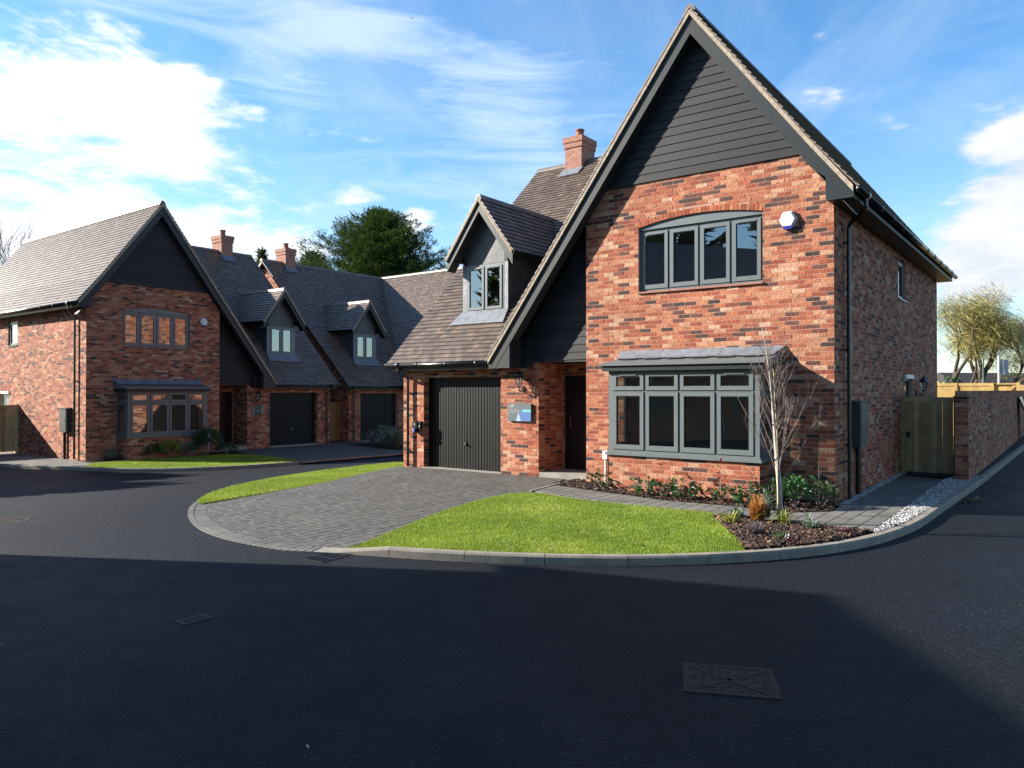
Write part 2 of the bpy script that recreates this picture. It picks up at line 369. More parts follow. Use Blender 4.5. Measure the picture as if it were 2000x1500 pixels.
# ------------------------------------------------------------------ ground level
PA = Vector((5.2076, 12.247)); AA = .6419
UA = Vector((-cos(AA), sin(AA))); VA = Vector((sin(AA), cos(AA)))
def toA(x, y): r = Vector((x, y)) - PA; return r.dot(UA), r.dot(VA)
def frA(u, v): p = PA + UA * u + VA * v; return p.x, p.y
def gz(x, y):
    u = (x - PA.x) * UA.x + (y - PA.y) * UA.y
    t = min(1, max(0, (u - 8.5) / 10)); return -.42 * t * t * (3 - 2 * t)
def cutstrips(poly, fine=False):
    """cut a world-space outline into strips along the slope so it can follow it"""
    uv = ccw([toA(x, y) for x, y in poly]); u0 = min(p[0] for p in uv); u1 = max(p[0] for p in uv)
    cuts = [u0 - 1, 8.5]; c = 8.5
    while c < 18.5: c += .5; cuts.append(c)
    cuts.append(max(u1, 18.5) + 1); out = []
    for a, b in zip(cuts, cuts[1:]):
        if b < u0 or a > u1: continue
        q = clip(uv, [(a, -1e4), (b, -1e4), (b, 1e4), (a, 1e4)])
        if len(q) > 2 and area(q) > 1e-5: out.append(q)
    if fine:
        o2 = []
        for q in out:
            n = int((max(p[0] for p in q) - min(p[0] for p in q)) / .6) + 1; a0 = min(p[0] for p in q); w = (max(p[0] for p in q) - a0 + .001) / n
            b0 = min(p[1] for p in q); b1 = max(p[1] for p in q)
            for i in range(n):
                c = b0
                while c < b1:
                    r = clip(q, [(a0 + i * w, c), (a0 + i * w + w, c), (a0 + i * w + w, c + .6), (a0 + i * w, c + .6)]); c += .6
                    if len(r) > 2 and area(r) > 1e-6: o2.append(r)
        out = o2
    return [[frA(*p) for p in q] for q in out]
def sheet(name, poly, lev, matn, kind='structure', parent=None, hole=None):
    g = G()
    for st in cutstrips(poly, callable(lev)):
        lv = lambda x, y: gz(x, y) + (lev(x, y) if callable(lev) else lev)
        p3 = [Vector((x, y, lv(x, y))) for x, y in st]
        for t in tessellate_polygon([[Vector((p.x, p.y, 0)) for p in p3]]):
            a, b, c = (p3[i] for i in t)
            if (b - a).cross(c - a).z < 0: b, c = c, b
            g.add([a, b, c], [(0, 1, 2)])
    o = g.build(name, matn, parent)
    if kind: o['kind'] = kind
    return o
def inside(p, poly):
    x, y = p; c = False; n = len(poly)
    for i in range(n):
        x1, y1 = poly[i]; x2, y2 = poly[(i + 1) % n]
        if (y1 > y) != (y2 > y) and x < (x2 - x1) * (y - y1) / (y2 - y1) + x1: c = not c
    return c
def smooth_line(pts, k=4):
    """Catmull-Rom through points"""
    out = []; n = len(pts)
    for i in range(n - 1):
        p0, p1, p2, p3 = [Vector(pts[max(0, min(n - 1, j))]) for j in (i - 1, i, i + 1, i + 2)]
        for j in range(k):
            t = j / k
            out.append(tuple(.5 * ((2 * p1) + (p2 - p0) * t + (2 * p0 - 5 * p1 + 4 * p2 - p3) * t * t + (3 * p1 - p0 - 3 * p2 + p3) * t ** 3)))
    out.append(tuple(pts[-1])); return out
def offset(line, d):
    out = []
    for i, p in enumerate(line):
        a = Vector(line[max(0, i - 1)]); b = Vector(line[min(len(line) - 1, i + 1)]); t = (b - a).normalized()
        out.append((p[0] - t.y * d, p[1] + t.x * d))
    return out
# outlines in metres (x right, y ahead of the viewpoint)
ROAD_Z = -.10
KERB_A = smooth_line([(-2.3, 9.06), (-1.58, 8.84), (-1.05, 8.68), (-.51, 8.55), (.26, 8.42), (1.03, 8.36), (1.81, 8.39), (2.57, 8.53), (3.31, 8.77), (4.01, 9.12), (4.75, 9.66), (5.65, 10.56), (6.75, 11.93), (8.34, 13.93), (10.09, 16.15), (16.0, 23.8), (30, 42)], 5)
TIP = smooth_line([(-2.28, 9.03), (-2.71, 9.13), (-3.17, 9.40), (-3.71, 9.82), (-4.18, 10.32), (-4.55, 10.85), (-4.87, 11.43), (-5.13, 12.0), (-5.34, 12.6), (-5.48, 13.25), (-5.6, 13.95), (-5.66, 14.7), (-5.62, 15.6), (-5.36, 16.9), (-4.85, 18.3), (-4.1, 19.6), (-3.2, 20.9)], 4)

# ------------------------------------------------------------------ road, land, sky-line
def ground_all():
    sheet('ground', [(-900, -300), (900, -300), (900, 1500), (-900, 1500)], -.16, 'earth')
    road = [(-40, -30), (40, -30), (60, 43.2), (30, 42), (16, 23.8), (10.09, 16.15), (8.34, 13.93), (6.75, 11.93), (5.5, 11.5), (3, 12), (-2, 15), (-3.5, 21), (-2.6, 25), (-3.0, 27.5), (-7, 29), (-14, 24.6), (-22, 29), (-60, 52), (-70, 20)]
    sheet('road', road, ROAD_Z, 'asphalt')
ground_all()
def plot_lev(x, y):
    """drive falls from the garage to the road"""
    u, v = toA(x, y)
    t = min(1, max(0, (-v - .3) / 6.2)); k = min(1, max(0, (u - 3.1) / .8))
    e = min(1, max(0, (u - 9.0) / 2.6))
    return -.092 * max(t * k, 0) * 1.0 + (-.02) * e
def kerb(name, line, lab, w=.125, h=.105, stone=.915, side=1, flush_first=0, top=None):
    root = empty(name); root['kind'] = 'structure'
    # resample into stones
    L = [0]
    for a, b in zip(line, line[1:]): L.append(L[-1] + (Vector(b) - Vector(a)).length)
    def at(s):
        for i in range(len(L) - 1):
            if L[i + 1] >= s: t = (s - L[i]) / max(1e-9, L[i + 1] - L[i]); a = Vector(line[i]); b = Vector(line[i + 1]); return a + (b - a) * t, (b - a).normalized()
        return Vector(line[-1]), (Vector(line[-1]) - Vector(line[-2])).normalized()
    s = 0; k = 0; g2 = G()
    while s < L[-1] - .1 and k < 60:
        e = min(s + stone, L[-1]); g = G(); n = 4; rows = []
        for j in range(n + 1):
            q = s + .004 + (e - s - .008) * j / n; p, t = at(q); nr = Vector((-t.y, t.x)) * side
            hh = h
            if flush_first and k == 0: hh = .012 + (h - .012) * j / n
            z0 = gz(*p) + ROAD_Z
            f = p; bk = p + nr * w; md = p + nr * .022
            rows.append([(f.x, f.y, z0 - .08), (f.x + nr.x * .006, f.y + nr.y * .006, z0 + hh - .022), (md.x, md.y, z0 + hh), (bk.x, bk.y, z0 + hh), (bk.x, bk.y, z0 - .08)])
        vs = [v for r in rows for v in r]; fs = []
        for j in range(n):
            for i in range(4): fs.append((j * 5 + i, (j + 1) * 5 + i, (j + 1) * 5 + i + 1, j * 5 + i + 1))
        fs += [(0, 1, 2, 3, 4), tuple(n * 5 + i for i in (4, 3, 2, 1, 0))]
        g.add(vs, fs, R()); g.build('kerb_stone', 'kerb', root); s = e; k += 1
    return root
kerb('kerb', KERB_A, '', flush_first=1)
B_KERB = smooth_line([(-17.5, 24.0), (-15.6, 23.15), (-14.4, 22.68), (-12.52, 22.1), (-10.95, 21.84), (-9.35, 21.9), (-8.1, 22.2), (-7.2, 22.7), (-6.5, 23.25)], 5)
kerb('kerb', B_KERB, '')

# ------------------------------------------------------------------ paving
def paved(name, poly, lev, matn, rows_dir, w, lens, jit, n_parts=300, off=0.):
    """blocks laid in rows that run along rows_dir, each its own piece, clipped to the outline"""
    base = sheet(name, poly, lambda x, y: lev(x, y) - .013, 'joint_sand')
    d = Vector(rows_dir).normalized(); c = Vector((-d.y, d.x))
    pr = [(Vector(p).dot(d), Vector(p).dot(c)) for p in poly]
    s0, s1 = min(p[0] for p in pr), max(p[0] for p in pr); t0, t1 = min(p[1] for p in pr), max(p[1] for p in pr)
    pieces = []; t = t0 + off; pst = ccw([(Vector(p).dot(d), Vector(p).dot(c)) for p in poly])
    while t < t1:
        s = s0 - R() * .2
        while s < s1:
            l = random.choice(lens)
            q = (s + l / 2, t + w / 2); P = d * q[0] + c * q[1]
            cor = [d * (s + a) + c * (t + b) for a, b in ((0, 0), (l, 0), (l, w), (0, w))]
            nin = sum(inside((p.x, p.y), poly) for p in cor)
            cell = [(s, t), (s + l, t), (s + l, t + w), (s, t + w)]
            if nin < 4: cell = clip(pst, cell)
            if nin and len(cell) > 2 and area(cell) > .12 * l * w:
                z = lev(P.x, P.y) + gz(P.x, P.y) + U(-.0018, .0018); cx = sum(p[0] for p in cell) / len(cell); cy = sum(p[1] for p in cell) / len(cell)
                vs = []; k4 = len(cell); rz = U(-jit, jit)
                for (f_, zz) in ((.004, z - .02), (.010, z)):
                    for (a, b) in cell:
                        r_ = max(.01, sqrt((a - cx) ** 2 + (b - cy) ** 2)); e_ = 1 - f_ * 1.3 / r_; a = cx + (a - cx) * e_; b = cy + (b - cy) * e_; a += (b - cy) * rz; X = d * a + c * b
                        dz = lev(X.x, X.y) + gz(X.x, X.y) - lev(P.x, P.y) - gz(P.x, P.y); vs.append((X.x, X.y, zz + dz))
                fs = [tuple(range(k4, 2 * k4))] + [(i, (i + 1) % k4, (i + 1) % k4 + k4, i + k4) for i in range(k4)]
                pieces.append((vs, fs, min(1, max(0, random.gauss(.5, .24))), (P.x, P.y, z), (0, 0, 1), l * w))
            s += l
        t += w
    split(pieces, base, (0, 0, 0, 0), 1, matn, 'paver', 'pavers', n_parts)
    return base
LAWN_E = [(-2.0, 9.0), (-1.98, 9.24), (-1.72, 9.85), (-1.3, 10.9), (-.84, 12.1), (-.42, 12.95), (-.12, 13.4), (.2, 13.62), (.55, 13.52)]
INNER_TIP = offset(TIP, -.24)[::-1]
STRIP_IN = [(-5.22, 12.7), (-4.76, 13.56), (-4.3, 14.5), (-3.79, 15.59), (-3.26, 17.24), (-2.72, 19.0)]
tipc = [p for p in offset(TIP, -.28) if p[1] < 12.75]
DRIVE = [(-2.08, 9.06), (-2.26, 9.12)] + tipc[1:] + STRIP_IN + [(-2.62, 18.85), (-.24, 16.98), (.32, 17.0), (1.15, 15.8), (.35, 13.78), (-.02, 13.6), (-.3, 13.2), (-.75, 12.3), (-1.25, 11.05), (-1.68, 9.95), (-1.97, 9.4), (-2.02, 9.2)]
def drive_all():
    base = paved('driveway', DRIVE, plot_lev, 'paver', VA, .16, [.16, .2, .24, .24, .28], .01)
    # border ring of headers round the tip, two rows
    g = []; ring = [p for p in TIP]
    L = [0]
    for a, b in zip(ring, ring[1:]): L.append(L[-1] + (Vector(b) - Vector(a)).length)
    def at(s):
        for i in range(len(L) - 1):
            if L[i + 1] >= s: t = (s - L[i]) / (L[i + 1] - L[i]); a = Vector(ring[i]); b = Vector(ring[i + 1]); return a + (b - a) * t, (b - a).normalized()
        return Vector(ring[-1]), (b - a).normalized()
    root = sheet('drive_border', [tuple(p) for p in TIP if p[1] < 13.6] + [tuple(p) for p in offset(TIP, -.3) if p[1] < 13.6][::-1], lambda x, y: plot_lev(x, y) - .004, 'joint_sand')
    pieces = []
    s = 0
    while s < L[-1]:
        p, t = at(s); q, t2 = at(min(L[-1], s + .105))
        if p.y > 13.6: break
        n1 = Vector((t.y, -t.x)); n2 = Vector((t2.y, -t2.x))
        for o0, o1, sk in ((.003, .088, 0), (.094, .285, 0)):
            c = [p + t * .004 + n1 * o0, q - t2 * .004 + n2 * o0, q - t2 * .004 + n2 * o1, p + t * .004 + n1 * o1]
            z = gz(p.x, p.y) + plot_lev(p.x, p.y) + (.004 if o0 < .05 else .002) + U(-.001, .001)
            vs = [(a.x, a.y, z - .03) for a in c]; ctr = (c[0] + c[1] + c[2] + c[3]) / 4
            vs += [((a.x * .94 + ctr.x * .06), (a.y * .94 + ctr.y * .06), z) for a in c]
            fs = [(7, 6, 5, 4)] + [(i, i + 4, (i + 1) % 4 + 4, (i + 1) % 4) for i in range(4)]
            pieces.append((vs, fs, min(1, .62 + R() * .35) if o0 < .05 else R(), (ctr.x, ctr.y, z), (0, 0, 1), .02))
        s += .11
    split(pieces, root, (0, 0, 0, 0), 1, 'paver_path', 'paver', 'pavers', 300)
    sheet('drive_infill', [(-2.36, 9.03), (-2.2, 9.0), (-1.86, 8.93), (-1.93, 9.22), (-2.3, 9.32)], lambda x, y: -.087, 'concrete')
    # pale edging line between drive and path
    e = G(); e.bar((.33, 13.74, .004), (1.22, 15.42, .004), .05, .03); e.build('path_edging', 'concrete', base)
drive_all()
PATH = [(.40, 13.74), (.88, 13.10), (1.36, 12.62), (1.97, 12.15), (2.53, 11.73), (3.03, 11.46), (2.99, 11.1), (3.3, 10.96), (3.62, 10.56), (4.12, 10.22), (4.36, 9.99), (4.66, 9.86), (5.96, 11.62), (8.9, 15.62), (8.0, 16.72), (4.95, 12.66), (5.22, 12.1), (4.84, 11.47), (4.13, 11.37), (3.54, 11.96), (2.69, 12.5), (2.12, 13.1), (1.32, 14.05), (.83, 14.65)]
paved('garden_path', PATH, lambda x, y: .006, 'paver_path', VA, .21, [.21, .21, .28, .28], .006)
BED1 = [(1.72, 15.9), (1.3, 15.6), (.83, 14.63), (1.32, 14.03), (2.12, 13.08), (2.69, 12.48), (3.54, 11.94), (4.13, 11.34), (4.82, 11.46), (5.24, 12.2), (4.2, 13.2)]
BED2 = [(2.98, 11.12), (3.28, 10.98), (3.6, 10.58), (4.1, 10.24), (4.34, 10.02), (4.66, 9.86), (4.0, 9.27), (3.25, 8.9), (2.74, 8.73), (2.79, 9.39), (2.87, 10.23), (2.91, 10.9)]
kin = [tuple(p) for p in offset(KERB_A, .125)]
LAWN = LAWN_E + [(.88, 13.08), (1.36, 12.6), (1.97, 12.13), (2.53, 11.71), (3.02, 11.42), (2.91, 10.89), (2.87, 10.23), (2.79, 9.39), (2.68, 8.72)] + [p for p in kin if -1.9 < p[0] < 2.62][::-1]
def lawn_lev(x, y):
    u, v = toA(x, y); k = min(1, max(0, (u - 2.7) / 1.1)); t = min(1, max(0, (-v - 4.6) / 2.0)); return .0 - .078 * k * t
sheet('lawn', LAWN, lambda x, y: lawn_lev(x, y) - .012, 'lawn_soil')
sheet('planting_bed', BED1, -.008, 'soil'); sheet('planting_bed', BED2, -.008, 'soil')
GRAV = [(4.68, 9.84)] + [p for p in kin if p[0] > 4.62 and p[1] < 16.3] + [(9.2, 15.9), (8.9, 15.6), (5.97, 11.6)]
sheet('gravel_strip', GRAV, -.012, 'joint_sand')
GRAV2 = [(5.25, 12.15), (5.34, 12.1), (8.62, 16.65), (8.5, 16.75)]
sheet('gravel_strip', GRAV2, -.004, 'joint_sand')
STRIP = [(-5.22, 12.74)] + STRIP_IN[1:] + [(-2.6, 19.5), (-2.7, 20.4), (-3.25, 20.7)] + [p for p in offset(TIP, -.02)[::-1] if p[1] > 13.0 and p[1] < 20.6]
sheet('lawn', STRIP, lambda x, y: plot_lev(x, y) * .5 - .03, 'lawn_soil')
B_LAWN = [(-12.5, 22.32), (-10.95, 22.0), (-9.4, 22.05), (-8.2, 22.35), (-7.3, 22.85), (-6.5, 23.4), (-7.6, 25.2), (-8.95, 26.4), (-10.2, 26.6), (-11.2, 25.6), (-12.3, 24.4), (-12.9, 23.4)]
sheet('lawn', B_LAWN, -.012, 'lawn_soil')
sheet('planting_bed', [(-12.9, 23.4), (-12.3, 24.4), (-11.2, 25.6), (-10.2, 26.6), (-9.7, 27.3), (-10.4, 28.5), (-14, 24.4)], -.004, 'soil')
FORE = [(-6.45, 23.35), (-5.46, 24.45), (-4.76, 25.27), (-3.4, 26.4), (-2, 28), (-1, 31), (-6, 37.5), (-12, 29.5), (-9.6, 27.3), (-8.95, 26.4), (-7.6, 25.2)]
paved('forecourt', FORE, lambda x, y: -.02, 'paver', (.6, .8), .16, [.2, .24, .28], .0, 300)
g = G(); fl = [(-6.48, 23.3), (-5.46, 24.38), (-4.74, 25.2), (-3.36, 26.35)]
for a, b in zip(fl, fl[1:]): g.bar((a[0], a[1], gz(*a) - .03), (b[0], b[1], gz(*b) - .03), .07, .05)
g.build('forecourt_edging', 'kerb')['kind'] = 'structure'
paved('footpath', [(-17.5, 24.2), (-15.5, 23.3), (-14.4, 22.85), (-12.6, 22.28), (-12.9, 23.4), (-13.55, 24.2), (-17.2, 26.8), (-18.6, 28)], lambda x, y: -.01, 'paver_path', (.8, -.6), .21, [.21, .28], .0, 120)

# ------------------------------------------------------------------ house kit
X3 = Vector((1, 0, 0)); Y3 = Vector((0, 1, 0)); Z3 = Vector((0, 0, 1))
def lay(P, O, S, n, outline, openings=(), phase=0., tone=None, h=.075, L=.225, proud=.003):
    """courses of bricks on the plane through O; pieces go to the list P"""
    O = Vector(O); S = Vector(S); n = Vector(n); ol = ccw(outline)
    s0 = min(p[0] for p in ol); s1 = max(p[0] for p in ol); z0 = min(p[1] for p in ol); z1 = max(p[1] for p in ol)
    k0 = math.floor(z0 / h)
    for k in range(k0, int(z1 / h) + 2):
        a = k * h; b = a + h - .012
        s = math.floor(s0 / L) * L - L + (phase if k % 2 else 0)
        while s < s1:
            rects = [(s, s + L - .012, a, b)]
            for (p0, p1, q0, q1) in openings:
                nr = []
                for r in rects:
                    if r[1] <= p0 or r[0] >= p1 or r[3] <= q0 or r[2] >= q1: nr.append(r); continue
                    if r[0] < p0: nr.append((r[0], p0, r[2], r[3]))
                    if r[1] > p1: nr.append((p1, r[1], r[2], r[3]))
                    m0, m1 = max(r[0], p0), min(r[1], p1)
                    if r[2] < q0: nr.append((m0, m1, r[2], q0 - .004))
                    if r[3] > q1: nr.append((m0, m1, q1 + .004, r[3]))
                rects = nr
            s += L
            t0 = R()
            for r in rects:
                if r[1] - r[0] < .018 or r[3] - r[2] < .014: continue
                q = clip([(r[0], r[2]), (r[1], r[2]), (r[1], r[3]), (r[0], r[3])], ol)
                if len(q) < 3 or area(q) < .0006: continue
                pr = proud + U(-.0012, .0022); tl = U(-.0012, .0012)
                mid = ((r[0] + r[1]) / 2, (r[2] + r[3]) / 2)
                vs = [O + S * x + Z3 * z + n * (pr + tl * (x - mid[0]) / .1) for x, z in q] + [O + S * x + Z3 * z for x, z in q]
                N_ = len(q); fs = [tuple(range(N_))] + [(i, i + N_, (i + 1) % N_ + N_, (i + 1) % N_) for i in range(N_)]
                c = O + S * mid[0] + Z3 * mid[1]
                P.append((vs, fs, tone() if tone else t0, (c.x, c.y, c.z), (n.x, n.y, n.z), area(q)))
def slab(g, O, S, n, outline, holes=(), th=.3, mi=0):
    """a wall with openings: face at the plane, thickness behind it"""
    O = Vector(O); S = Vector(S); n = Vector(n); loops = [ccw(outline)] + [ccw(h)[::-1] for h in holes]
    flat = [Vector((p[0], p[1], 0)) for l in loops for p in l]
    tri = tessellate_polygon([[Vector((p[0], p[1], 0)) for p in l] for l in loops])
    F3 = lambda p, d: O + S * p[0] + Z3 * p[1] - n * d
    vs = [F3(p, 0) for p in flat] + [F3(p, th) for p in flat]; K = len(flat); fs = []
    flip = S.cross(Z3).dot(n) < 0
    for t in tri:
        a, b, c = (flat[i] for i in t)
        if ((b - a).cross(c - a).z < 0) != flip: t = (t[0], t[2], t[1])
        fs.append(tuple(t)); fs.append(tuple(i + K for i in t)[::-1])
    k = 0
    for l in loops:
        m = len(l)
        for i in range(m): fs.append((k + i, k + (i + 1) % m, k + (i + 1) % m + K, k + i + K))
        k += m
    g.add(vs, fs, .5, mi)
def tiles(P, O, S, T, poly, gauge=.145, w=.17, lift=.0):
    O = Vector(O); S = Vector(S).normalized(); T = Vector(T).normalized(); Nn = S.cross(T)
    if Nn.z < 0: Nn = -Nn
    poly = ccw(poly); s0 = min(p[0] for p in poly); s1 = max(p[0] for p in poly); t0 = min(p[1] for p in poly); t1 = max(p[1] for p in poly)
    t = t0; k = 0
    while t < t1 - .02:
        s = s0 - w + (w / 2 if k % 2 else 0)
        while s < s1:
            q = clip([(s + .0015, t), (s + w - .0015, t), (s + w - .0015, t + gauge), (s + .0015, t + gauge)], poly); s += w
            if len(q) < 3 or area(q) < .0012: continue
            j = U(-.002, .003); rl = U(-.0025, .0025)
            vs = [O + S * a + T * b + Nn * (lift + .002 + .026 * (1 - (b - t) / gauge) + j + rl * (a - s) / w) for a, b in q] + [O + S * a + T * b - Nn * .012 for a, b in q]
            n = len(q); fs = [tuple(range(n))] + [(i, i + n, (i + 1) % n + n, (i + 1) % n) for i in range(n)]
            c = vs[0]; tn = R()
            P.append((vs, fs, tn, tuple(c), tuple(Nn), area(q)))
        t += gauge; k += 1
def pbox(g, O, S, n, s0, s1, z0, z1, d0, d1, tone=.5, mi=0):
    O = Vector(O); S = Vector(S); n = Vector(n)
    f = lambda s, z, d: O + S * s + Z3 * z + n * d
    g.add([f(s0, z0, d0), f(s1, z0, d0), f(s1, z1, d0), f(s0, z1, d0), f(s0, z0, d1), f(s1, z0, d1), f(s1, z1, d1), f(s0, z1, d1)],
          [(0, 3, 2, 1), (4, 5, 6, 7), (0, 1, 5, 4), (1, 2, 6, 5), (2, 3, 7, 6), (3, 0, 4, 7)], tone, mi)
def ring(g, O, S, n, s0, s1, z0, z1, w, d0, d1, wb=None, mi=0):
    wb = wb or w
    pbox(g, O, S, n, s0, s1, z0, z0 + wb, d0, d1, mi=mi); pbox(g, O, S, n, s0, s1, z1 - w, z1, d0, d1, mi=mi)
    pbox(g, O, S, n, s0, s0 + w, z0 + wb, z1 - w, d0, d1, mi=mi); pbox(g, O, S, n, s1 - w, s1, z0 + wb, z1 - w, d0, d1, mi=mi)
def sash(m, par, O, S, n, s0, s1, z0, z1, w=.07, d=.0, wb=None, vent=False, handle=0):
    """an opening light: frame, dark seal, pane"""
    g = G(m); ring(g, O, S, n, s0 + .005, s1 - .005, z0 + .005, z1 - .005, w, d - .04, d + .014, wb)
    ring(g, O, S, n, s0 + .005 + w, s1 - .005 - w, z0 + .005 + (wb or w), z1 - .005 - w, .008, d - .03, d + .006)
    s = g.build('sash', 'frame_grey', par)
    g = G(m); ring(g, O, S, n, s0, s1, z0, z1, .009, d - .045, d + .0035)
    ring(g, O, S, n, s0 + w + .012, s1 - w - .012, z0 + (wb or w) + .012, z1 - w - .012, .006, d - .03, d + .0045); g.build('seal', 'gasket', par)
    g = G(m); wq = w + .017; pbox(g, O, S, n, s0 + wq, s1 - wq, z0 + (wb or w) + .017, z1 - wq, d - .012, d - .009); g.build('pane', 'glass', par)
    if vent:
        g = G(m); sm = (s0 + s1) / 2; pbox(g, O, S, n, sm - .17, sm + .17, z1 - .052, z1 - .034, d + .014, d + .03); g.build('trickle_vent', 'frame_grey', par)
    if handle:
        g = G(m); hx = s0 + w + .03 if handle > 0 else s1 - w - .03; zm = (z0 + z1) / 2 - .05
        P0 = Vector(O) + Vector(S) * hx - Vector(n) * .05
        g.tube([P0 + Z3 * (zm - .05) - Vector(n) * .0, P0 + Z3 * zm - Vector(n) * .02, P0 + Z3 * (zm + .06)], .009, 6); g.build('handle', 'white_plastic', par)
RG = 8.64; SU = 1.335; MV = .02; MZ = 2.50; MS = .9613; RV = MV + (RG - .01 - MZ) / MS
def rake(u): return RG - SU * abs(u - 2.35)
def mainz(v): return MZ + MS * (v - MV)
def build_house(kind, m, P0, rz, level, label):
    H = thing('brick_house', label, 'house', (P0[0], P0[1], level), rz)
    FR = (P0[0], P0[1], level, rz); A = kind == 'A'; Bk = kind == 'B'; C_ = kind == 'C'
    nf = Vector((0, -1, 0)); nr = Vector((-1, 0, 0)); nl = Vector((1, 0, 0))
    BP = []
    core = G(m)
    und = .24
    # front gable wall
    zt = 5.76; ul = 2.35 + (RG - und - zt) / SU; ur = 2.35 - (RG - und - zt) / SU
    front = [(0, -.35), (4.66, -.35), (4.66, rake(4.66) - und), (ul, zt), (ur, zt), (0, rake(0) - und - .1)]
    c2, cr, sp = 2.33, 5.42, 4.90; half = 1.18; ctr = sp + .13 - cr
    arcp = [(c2 + half * cos(pi * k / 1) * 0 + (-half + 2 * half * k / 12), ctr + sqrt(cr * cr - (-half + 2 * half * k / 12) ** 2)) for k in range(13)]
    hole = [(1.15, 3.685)] + arcp + [(3.51, 3.685)]
    bayh = [(1.07, .74), (1.07, 2.17), (3.64, 2.17), (3.64, .74)]
    slab(core, (0, 0, 0), X3, nf, front, [hole, bayh], .3)
    op = [(1.15, 3.51, 3.652, 4.905), (.968, 3.745, -1, 2.20)]
    for k in range(64, 70):
        zc = k * .075 + .033; rr = cr + .11; dz = zc - ctr
        if dz < rr:
            hw = min(sqrt(rr * rr - dz * dz), half + .0)
            if k * .075 + .066 > 4.9: op.append((c2 - hw, c2 + hw, k * .075 - .001, (k + 1) * .075))
    lay(BP, (0, 0, 0), X3, nf, front, op, .1125)
    for k in range(32):   # arch of bricks on end
        a0 = -half / cr + (2 * half / cr) * k / 32 + .0009; a1 = a0 + 2 * half / cr / 32 - .0018
        q = [(c2 + r * sin(a), ctr + r * cos(a)) for r, a in ((cr + .003, a0), (cr + .003, a1), (cr + .105, a1), (cr + .105, a0))]
        vs = [Vector((x, -.007 - U(0, .002), z)) for x, z in q] + [Vector((x, 0, z)) for x, z in q]
        BP.append((vs, [(0, 1, 2, 3)] + [(i, i + 4, (i + 1) % 4 + 4, (i + 1) % 4) for i in range(4)], U(.2, .72), (q[0][0], 0, q[0][1]), (0, -1, 0), .007))
    # bay plinth
    core.box(.972, 3.741, -.7217, 0, -.35, .655)
    lay(BP, (.968, -.7217, 0), X3, nf, [(0, -.35), (2.777, -.35), (2.777, .655), (0, .655)], (), .1125)
    lay(BP, (.972, -.7257, 0), Y3, nr, [(0, -.35), (.7257, -.35), (.7257, .655), (0, .655)], (), 0)
    lay(BP, (3.741, -.7257, 0), Y3, nl, [(0, -.35), (.7257, -.35), (.7257, .655), (0, .655)], (), 0)
    # high side wall
    side = [(0, -.35), (11.1, -.35), (11.1, 4.9), (0, 4.9)]
    wv0, wv1 = (5.45, 6.3); dv0, dv1 = (6.15, 7.1)
    sop = [(wv0, wv1, 3.83, 4.75), (dv0, dv1, 0.02, 2.18)]
    slab(core, (0, 0, 0), Y3, nr, [(.302, -.35), (11.1, -.35), (11.1, 4.9), (.302, 4.9)], [[(a, c), (b, c), (b, d), (a, d)] for a, b, c, d in sop], .3)
    core.box(.001, .3, .29, .31, -.35, 4.9)
    lay(BP, (0, 0, 0), Y3, nr, [(-.004, -.35), (11.1, -.35), (11.1, 4.9), (-.004, 4.9)], sop, 0 - .1125 + .225, L=.225)
    # garage front
    gf = [(6.01, -.35), (10.01, -.35), (10.01, 2.40), (6.01, 2.40)]; gv = .286
    slab(core, (0, gv, 0), X3, nf, gf, [[(7.02, -.36 + .02), (9.34, -.34), (9.34, 2.13), (7.02, 2.13)]], .3)
    lay(BP, (0, gv, 0), X3, nf, gf, [(7.02, 9.34, -1, 2.13)], .1125)
    lay(BP, (9.336, gv, 0), Y3, nr, [(0, -.35), (.2, -.35), (.2, 2.13), (0, 2.13)], (), 0)
    lay(BP, (6.01, gv, 0), Y3, nr, [(0, -.35), (.95, -.35), (.95, 2.42), (0, 2.42)], (), 0)
    core.box(6.012, 6.3, gv, 1.5, -.35, 2.42)
    # porch back wall
    slab(core, (0, 1.22, 0), X3, nf, [(4.4, -.35), (6.012, -.35), (6.012, 2.42), (4.4, 2.42)], [[(5.0, .1), (5.96, .1), (5.96, 2.16), (5.0, 2.16)]], .2)
    lay(BP, (0, 1.22, 0), X3, nf, [(4.66, -.35), (6.0, -.35), (6.0, 2.42), (4.66, 2.42)], [(5.0, 5.96, -1, 2.16)], .1125)
    lay(BP, (4.66, 0, 0), Y3, nl, [(0, -.35), (1.2, -.35), (1.2, 2.42), (0, 2.42)], (), 0)
    # far flank (gable end)
    uz = .24
    fl = [(gv, -.35), (11.1, -.35), (11.1, 3.9), (RV, RG - uz), (gv, mainz(gv) - uz)]
    slab(core, (10.01, 0, 0), Y3, nl, fl, (), .3)
    lay(BP, (10.01, 0, 0), Y3, nl, fl, (), 0)
    # plain rear wall
    slab(core, (0, 11.1, 0), X3, Y3, [(0, -.35), (10, -.35), (10, 3.7), (6.2, 3.8), (2.35, RG - .5), (0, 4.9)], (), .3)
    wall = core.build('wall', 'mortar', H)
    split(BP, wall, FR, m, 'brick', 'brick', 'bricks', 0 if C_ else 300)
    # ---- porch pieces
    g = G(m); g.box(4.66, 6.4, .255, 1.25, 2.42, 2.462); g.build('porch_ceiling', 'soffit', H)
    g = G(m); g.box(4.665, 6.005, gv - .0, 1.22, -.2, .1); g.build('porch_step', 'concrete', H)
    g = G(m); ring(g, (0, 1.25, 0), X3, nf, 5.0, 5.96, .1, 2.16, .06, 0, .02); df = g.build('door_frame', 'front_door', H)
